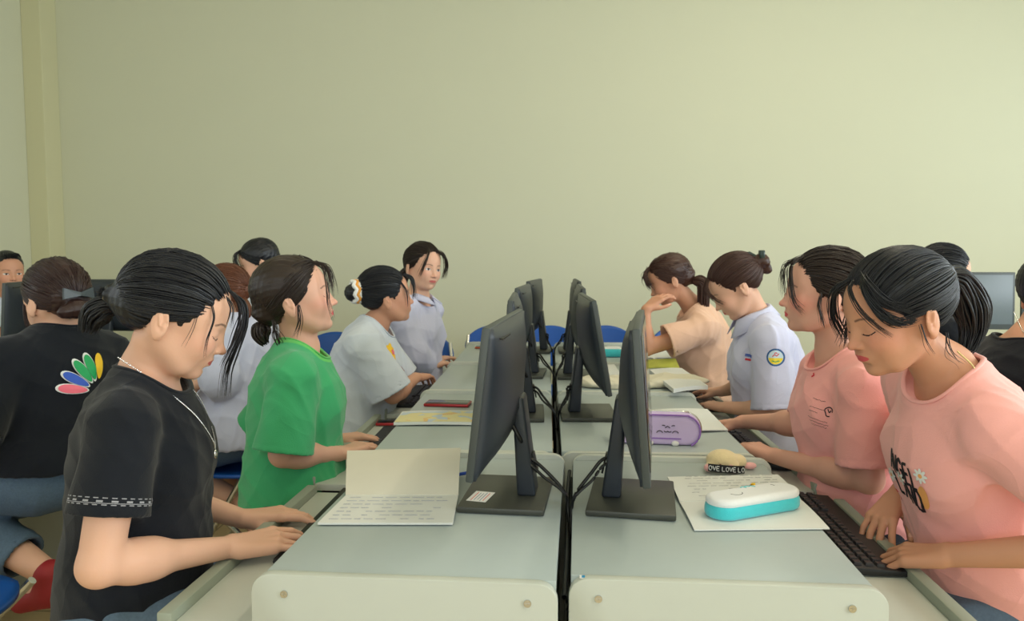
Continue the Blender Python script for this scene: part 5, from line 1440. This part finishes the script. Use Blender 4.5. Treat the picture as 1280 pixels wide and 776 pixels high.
print_strokes('name_tag_text', [[(x, .006+.003*math.sin(x*1400)) for x in np.arange(-.030,.030,.0008)], [(x, .001-.0015*math.sin(x*1100)) for x in np.arange(-.030,.030,.0008)]], O, ux, uy, n_, c['bvh'], .0026, BLU, c['shirt'], c['base'])
print_strokes('name_tag_bar', [[(-.026,-.010),(0,-.0105),(.024,-.012)]], O, ux, uy, n_, c['bvh'], .0070, RED, c['shirt'], c['base'])
make_shoes(c, SHOE)
# --- fourth right: peach tee, hand on cheek
c = person('girl in a peach tee resting her cheek on her hand', (.552,3.45,1.130), rad(172), rad(26), 0, (.662,3.47,1.010), rad(176), (.770,3.50,.52),
  dict(l=dict(w=at(807,387,3.31), tip=at(834,363,3.36), e=at(806,436,3.28), up=(-.75,-.55,.1), curl=(.25,.5,.3), hs=.95), r=dict(w=at(850,462,3.62), tip=at(828,460,3.72), e=(.66,3.60,.80))), SKD, s=.97, h=.0044, legdy=.13, stool=False,
  shirt=dict(m=PEA, sleeve=.62, sr=(.058,.086), h=.0052, e=.022, flare=.034, amp=.007, seed=7.0), pants=dict(m=DARKT))
make_hair(c, HR_, tie=(-.100,0,-.045), nlock=220, low=-.070, cover_ear=True, tail=[c['H']+c['HR']@V(-.09,.02,-.04), c['H']+c['HR']@V(-.12,.03,-.075), at(880,386,3.40), at(886,392,3.38)], tail_n=90, tail_r=(.026,.026,.010),
  locks=[([(.06,.02,.098),(.092,.040,.078),(.100,.052,.04),(.098,.055,.010)],50,.008,.0016), ([(.07,-.02,.094),(.10,-.02,.07),(.108,-.02,.03)],34,.009,.0015)])
make_shoes(c, SHOE)
# --- side column left: black tee with petals, seen from behind
c = person('girl seen from behind in a black tee with colourful petals', (-1.400,2.10,1.108), rad(152), rad(12), 0, (-1.378,2.08,1.018), rad(158), (-1.39,2.06,.592),
  dict(l=dict(w=(-1.56,1.98,.72), tip=(-1.70,2.04,.70), e=(-1.46,1.80,.77)), r=dict(w=(-1.58,2.35,.70), tip=(-1.72,2.38,.70))), SKA, s=1.0, h=.0042, crop_legs=False,
  stool=False, legs=(((-1.78,1.94,.625),(-1.70,1.92,.20),(-1.80,1.92,.06)), ((-1.66,2.00,.53),tuple(at(62,718,1.92)),tuple(at(28,752,1.92)))),
  shirt=dict(m=BLK, sleeve=.85, sr=(.060,.084), h=.0050, e=.020, flare=.026, amp=.006, seed=8.0, hem=.43), pants=dict(m=JEAN, to=.25, to2=.74, h=.006))
HBR = hair_mat('hair_deep_brown', (0.030,0.013,0.012,1), rough=.38)
make_hair(c, HBR, tie=(-.108,0,-.030), nlock=280, bun=[((-.118,.010,-.040),(.030,.038,.026)), ((-.112,-.030,-.046),(.024,.026,.022)), ((-.118,.045,-.045),(.020,.020,.018))], low=-.060,
  locks=[([(.02,.078,.0),(.022,.078,-.04),(.02,.072,-.07)],16,.004,.0012)])
W = c['W']; mb = MB(); b_ = c['base']
for sy in (1, -1):
    bb = bmesh.new(); q = [bb.verts.new(tuple(W(p)-b_)) for p in ((-.118,.0,.006),(-.112,sy*.040,.022),(-.108,sy*.042,-.010),(-.118,.0,-.004),(-.128,.0,.006),(-.122,sy*.040,.020),(-.118,sy*.042,-.010),(-.128,.0,-.004))]
    for f in ((0,1,2,3),(7,6,5,4),(0,4,5,1),(1,5,6,2),(2,6,7,3),(3,7,4,0)): bb.faces.new([q[i] for i in f])
    mb.merge(bb)
mb.build('hair_bow', mat('dark_bow', srgb(44,54,56), rough=.35), c['t'])
n_ = nrm(V(.80,-.6,.1)); ux = nrm(np.cross(V(0,0,1), n_)); uy = np.cross(n_, ux); O = at(168, 490, 1.90)
for k_, (a, col) in enumerate(((168,PKP),(146,BLU),(140+0,BLU),(122,GRN),(102,GRN),(82,YEL),(68,WHITE))):
    if k_ == 2: continue
    a = math.radians(a); L0, L1 = .028, .112; cx, cy2 = math.cos(a)*(L0+L1)/2, math.sin(a)*(L0+L1)/2
    for gr, mm, of in ((1.0, WHITE, .0030), (.86, col, .0060)):
        ol = []
        for q in np.linspace(0, 2*PI, 20, endpoint=False):
            x_, y_ = (L1-L0)/2*math.cos(q)*gr, .0135*math.sin(q)*(1+.25*math.cos(q))*gr
            ol.append((cx+x_*math.cos(a)-y_*math.sin(a), cy2+x_*math.sin(a)+y_*math.cos(a)))
        print_shape('print_petal', (cx, cy2), ol, O, ux, uy, n_, c['bvh'], mm, c['shirt'], c['base'], rings=4, off=of)
make_shoes(c, SHOER)
# --- side column left: grey-lilac shirt seen from behind
c = person('person seen from behind in a loose grey-lilac shirt, reddish brown hair', (-1.235,2.85,1.085), rad(180), rad(20), 0, (-1.205,2.85,1.000), rad(172), (-1.175,2.85,.53),
  dict(l=dict(w=at(252,478,2.66), tip=at(226,487,2.66), e=(-1.18,2.66,.80)), r=dict(w=(-1.46,3.05,.71), tip=(-1.60,3.05,.70))), SKA, s=.98, h=.0046, crop_legs=False, stool=False,
  legs=(((-1.42,2.72,.47),(-1.13,2.76,.30),(-1.10,2.75,.20)), ((-1.44,2.98,.47),(-1.16,2.94,.26),(-1.10,2.93,.16))),
  shirt=dict(m=LIC2, sleeve=1.45, sr=(.066,.074), h=.0052, e=.024, flare=.045, amp=.008, seed=9.0, rib=False), pants=dict(m=JEAN, to=.15, to2=.15))
make_hair(c, HRR, tie=(-.105,0,-.010), nlock=160, low=-.06, tail=[c['H']+c['HR']@V(-.10,0,-.01), at(298,372,2.84), at(306,390,2.82), at(300,402,2.80)], tail_n=90, tail_r=(.026,.028,.012))
chair('blue plastic chair with crossed steel legs under the grey-lilac shirt', -1.17, 2.86, PI)
# --- side column left: white shirt, ponytail with scrunchie
c = person('girl near the back wall, white shirt, black hair in a white scrunchie', (-1.420,3.70,1.205), rad(196), rad(26), 0, (-1.385,3.70,1.085), rad(180), (-1.36,3.70,.54),
  dict(l=dict(w=(-1.62,3.58,.76), tip=(-1.76,3.58,.73)), r=dict(w=(-1.62,3.84,.76), tip=(-1.76,3.84,.73))), SKA, s=.97, h=.0050,
  shirt=dict(m=WHC, sleeve=.95, sr=(.060,.080), h=.0056, e=.020, flare=.025, amp=.006, seed=10.), pants=dict(m=DARKT))
make_hair(c, HB, tie=(-.095,.02,-.070), nlock=180, low=-.055, tail=[at(322,364,3.58), at(318,372,3.56), at(312,372,3.55), at(317,382,3.54), at(323,386,3.54)], tail_n=60, tail_r=(.018,.022,.010),
  locks=[([(.06,.02,.098),(.09,.045,.08),(.10,.06,.04),(.095,.064,.0)],40,.007,.0016)])
b_ = c['base']; sc0 = at(327, 358, 3.58)
sdf_obj('scrunchie', [('u', (lambda p: np.sqrt((np.sqrt(((p-sc0.astype(f32))[:, [0, 2]]**2).sum(1))-.022)**2+(p[:, 1]-f32(sc0[1]))**2)-.015-.003*np.sin(14*np.arctan2(p[:, 2]-f32(sc0[2]), p[:, 0]-f32(sc0[0])))), 0)], sc0-.07, sc0+.07, .003, WHITE, c['t'], b_)
n_ = nrm(V(.1,-1,.05)); ux = nrm(np.cross(V(0,0,1), n_)); uy = np.cross(n_, ux); O = at(327, 381, 3.52)
print_strokes('print_orange_mark', [[(-.012, 0), (.012, .004)], [(-.010, -.010), (.010, -.006)]], O, ux, uy, n_, c['bvh'], .008, ORP, c['shirt'], b_)
# --- boy at the left edge
c = person('boy with short black hair behind the logo monitor', (-2.97,4.05,1.145), rad(-38), rad(4), 0, (-3.00,4.08,1.02), rad(-10), (-3.06,4.08,.55),
  dict(r=dict(w=(-2.66,3.95,.76), tip=(-2.50,3.98,.73)), l=dict(w=(-2.66,4.2,.76), tip=(-2.50,4.22,.73))), SKD, s=1.0, eye='open', h=.0044,
  shirt=dict(m=WHC, sleeve=.6, sr=(.058,.074), h=.0056, e=.016, amp=.006), pants=dict(m=DARKT))
make_hair(c, HB, tie=None, nlock=0, low=-.02, locks=[([(.04,-.03+.01*i,.112),(.065,-.032+.011*i,.108),(.082,-.034+.012*i,.090)],14,.004,.0016) for i in range(7)])
# --- right edge: black tee, head mostly out of the frame
c = person('person in a black tee with thin necklace, cut by the right edge', (1.415,2.20,1.120), rad(10), rad(22), 0, (1.335,2.17,1.008), rad(5), (1.27,2.16,.53),
  dict(r=dict(w=(1.56,2.02,.72), tip=(1.70,2.06,.70)), l=dict(w=(1.56,2.34,.72), tip=(1.70,2.34,.70))), SKD, s=1.0, h=.0040,
  shirt=dict(m=BLK, sleeve=.62, sr=(.058,.078), h=.0048, e=.016, flare=.020, amp=.005, seed=12., neck=(.092,.104,.055)), pants=dict(m=DARKT))
make_hair(c, HB, tie=None, nlock=0, low=-.045, locks=[([(-.06,-.05,.07),(-.075,-.052,.02),(-.075,-.045,-.03)],30,.014,.0020)])
W = c['W']; T = c['T']
necklace(c, [W((-.070,.030,-.070)), T(-.040,-.040,-.015), T(-.010,-.072,.004), T(.04,-.070,.035)], .0013, SIL)
# --- head behind the near right ponytail
c = person('dark-haired person mostly hidden behind the ponytail of the nearest pink-shirted girl', (1.530,3.02,1.165), rad(5), rad(10), 0, (1.49,3.02,1.03), rad(0), (1.44,3.02,.54),
  dict(r=dict(w=(1.72,2.88,.72), tip=(1.86,2.90,.70)), l=dict(w=(1.72,3.16,.72), tip=(1.86,3.16,.70))), SKA, s=.97, h=.0050,
  shirt=dict(m=BLK, sleeve=.7, sr=(.058,.078), h=.0058, e=.018, amp=.006), pants=dict(m=DARKT))
make_hair(c, HB, tie=(-.12,0,.03), nlock=180, bun=[((-.13,0,.03),(.03,.032,.032))])
chair('blue plastic chair under the girl in the peach tee', .80, 3.50, PI)

# backless stools under everyone who is not on a blue chair
st0 = None
for i, (x, y, who) in enumerate(STOOLS):
    if st0 is None:
        st0 = thing('stool', '', 'stool', (0, 0, 0), 0, 'blue stools under the pupils')
        MB().cyl((0, 0, .415), (0, 0, .435), .150, .145, seg=32).build('seat', BLUE, st0)
        for a in range(4):
            q = PI/4+a*PI/2; MB().cyl((.11*math.cos(q), .11*math.sin(q), .415), (.16*math.cos(q), .16*math.sin(q), .005), .011, seg=10).build('leg', CHROME, st0)
        s_ = st0
    else: s_ = copy_tree(st0)
    s_.location = (x, y, 0); s_['label'] = 'stool under the '+' '.join(who.replace('nearest girl', 'nearest-girl').split()[:13]).rstrip(',')
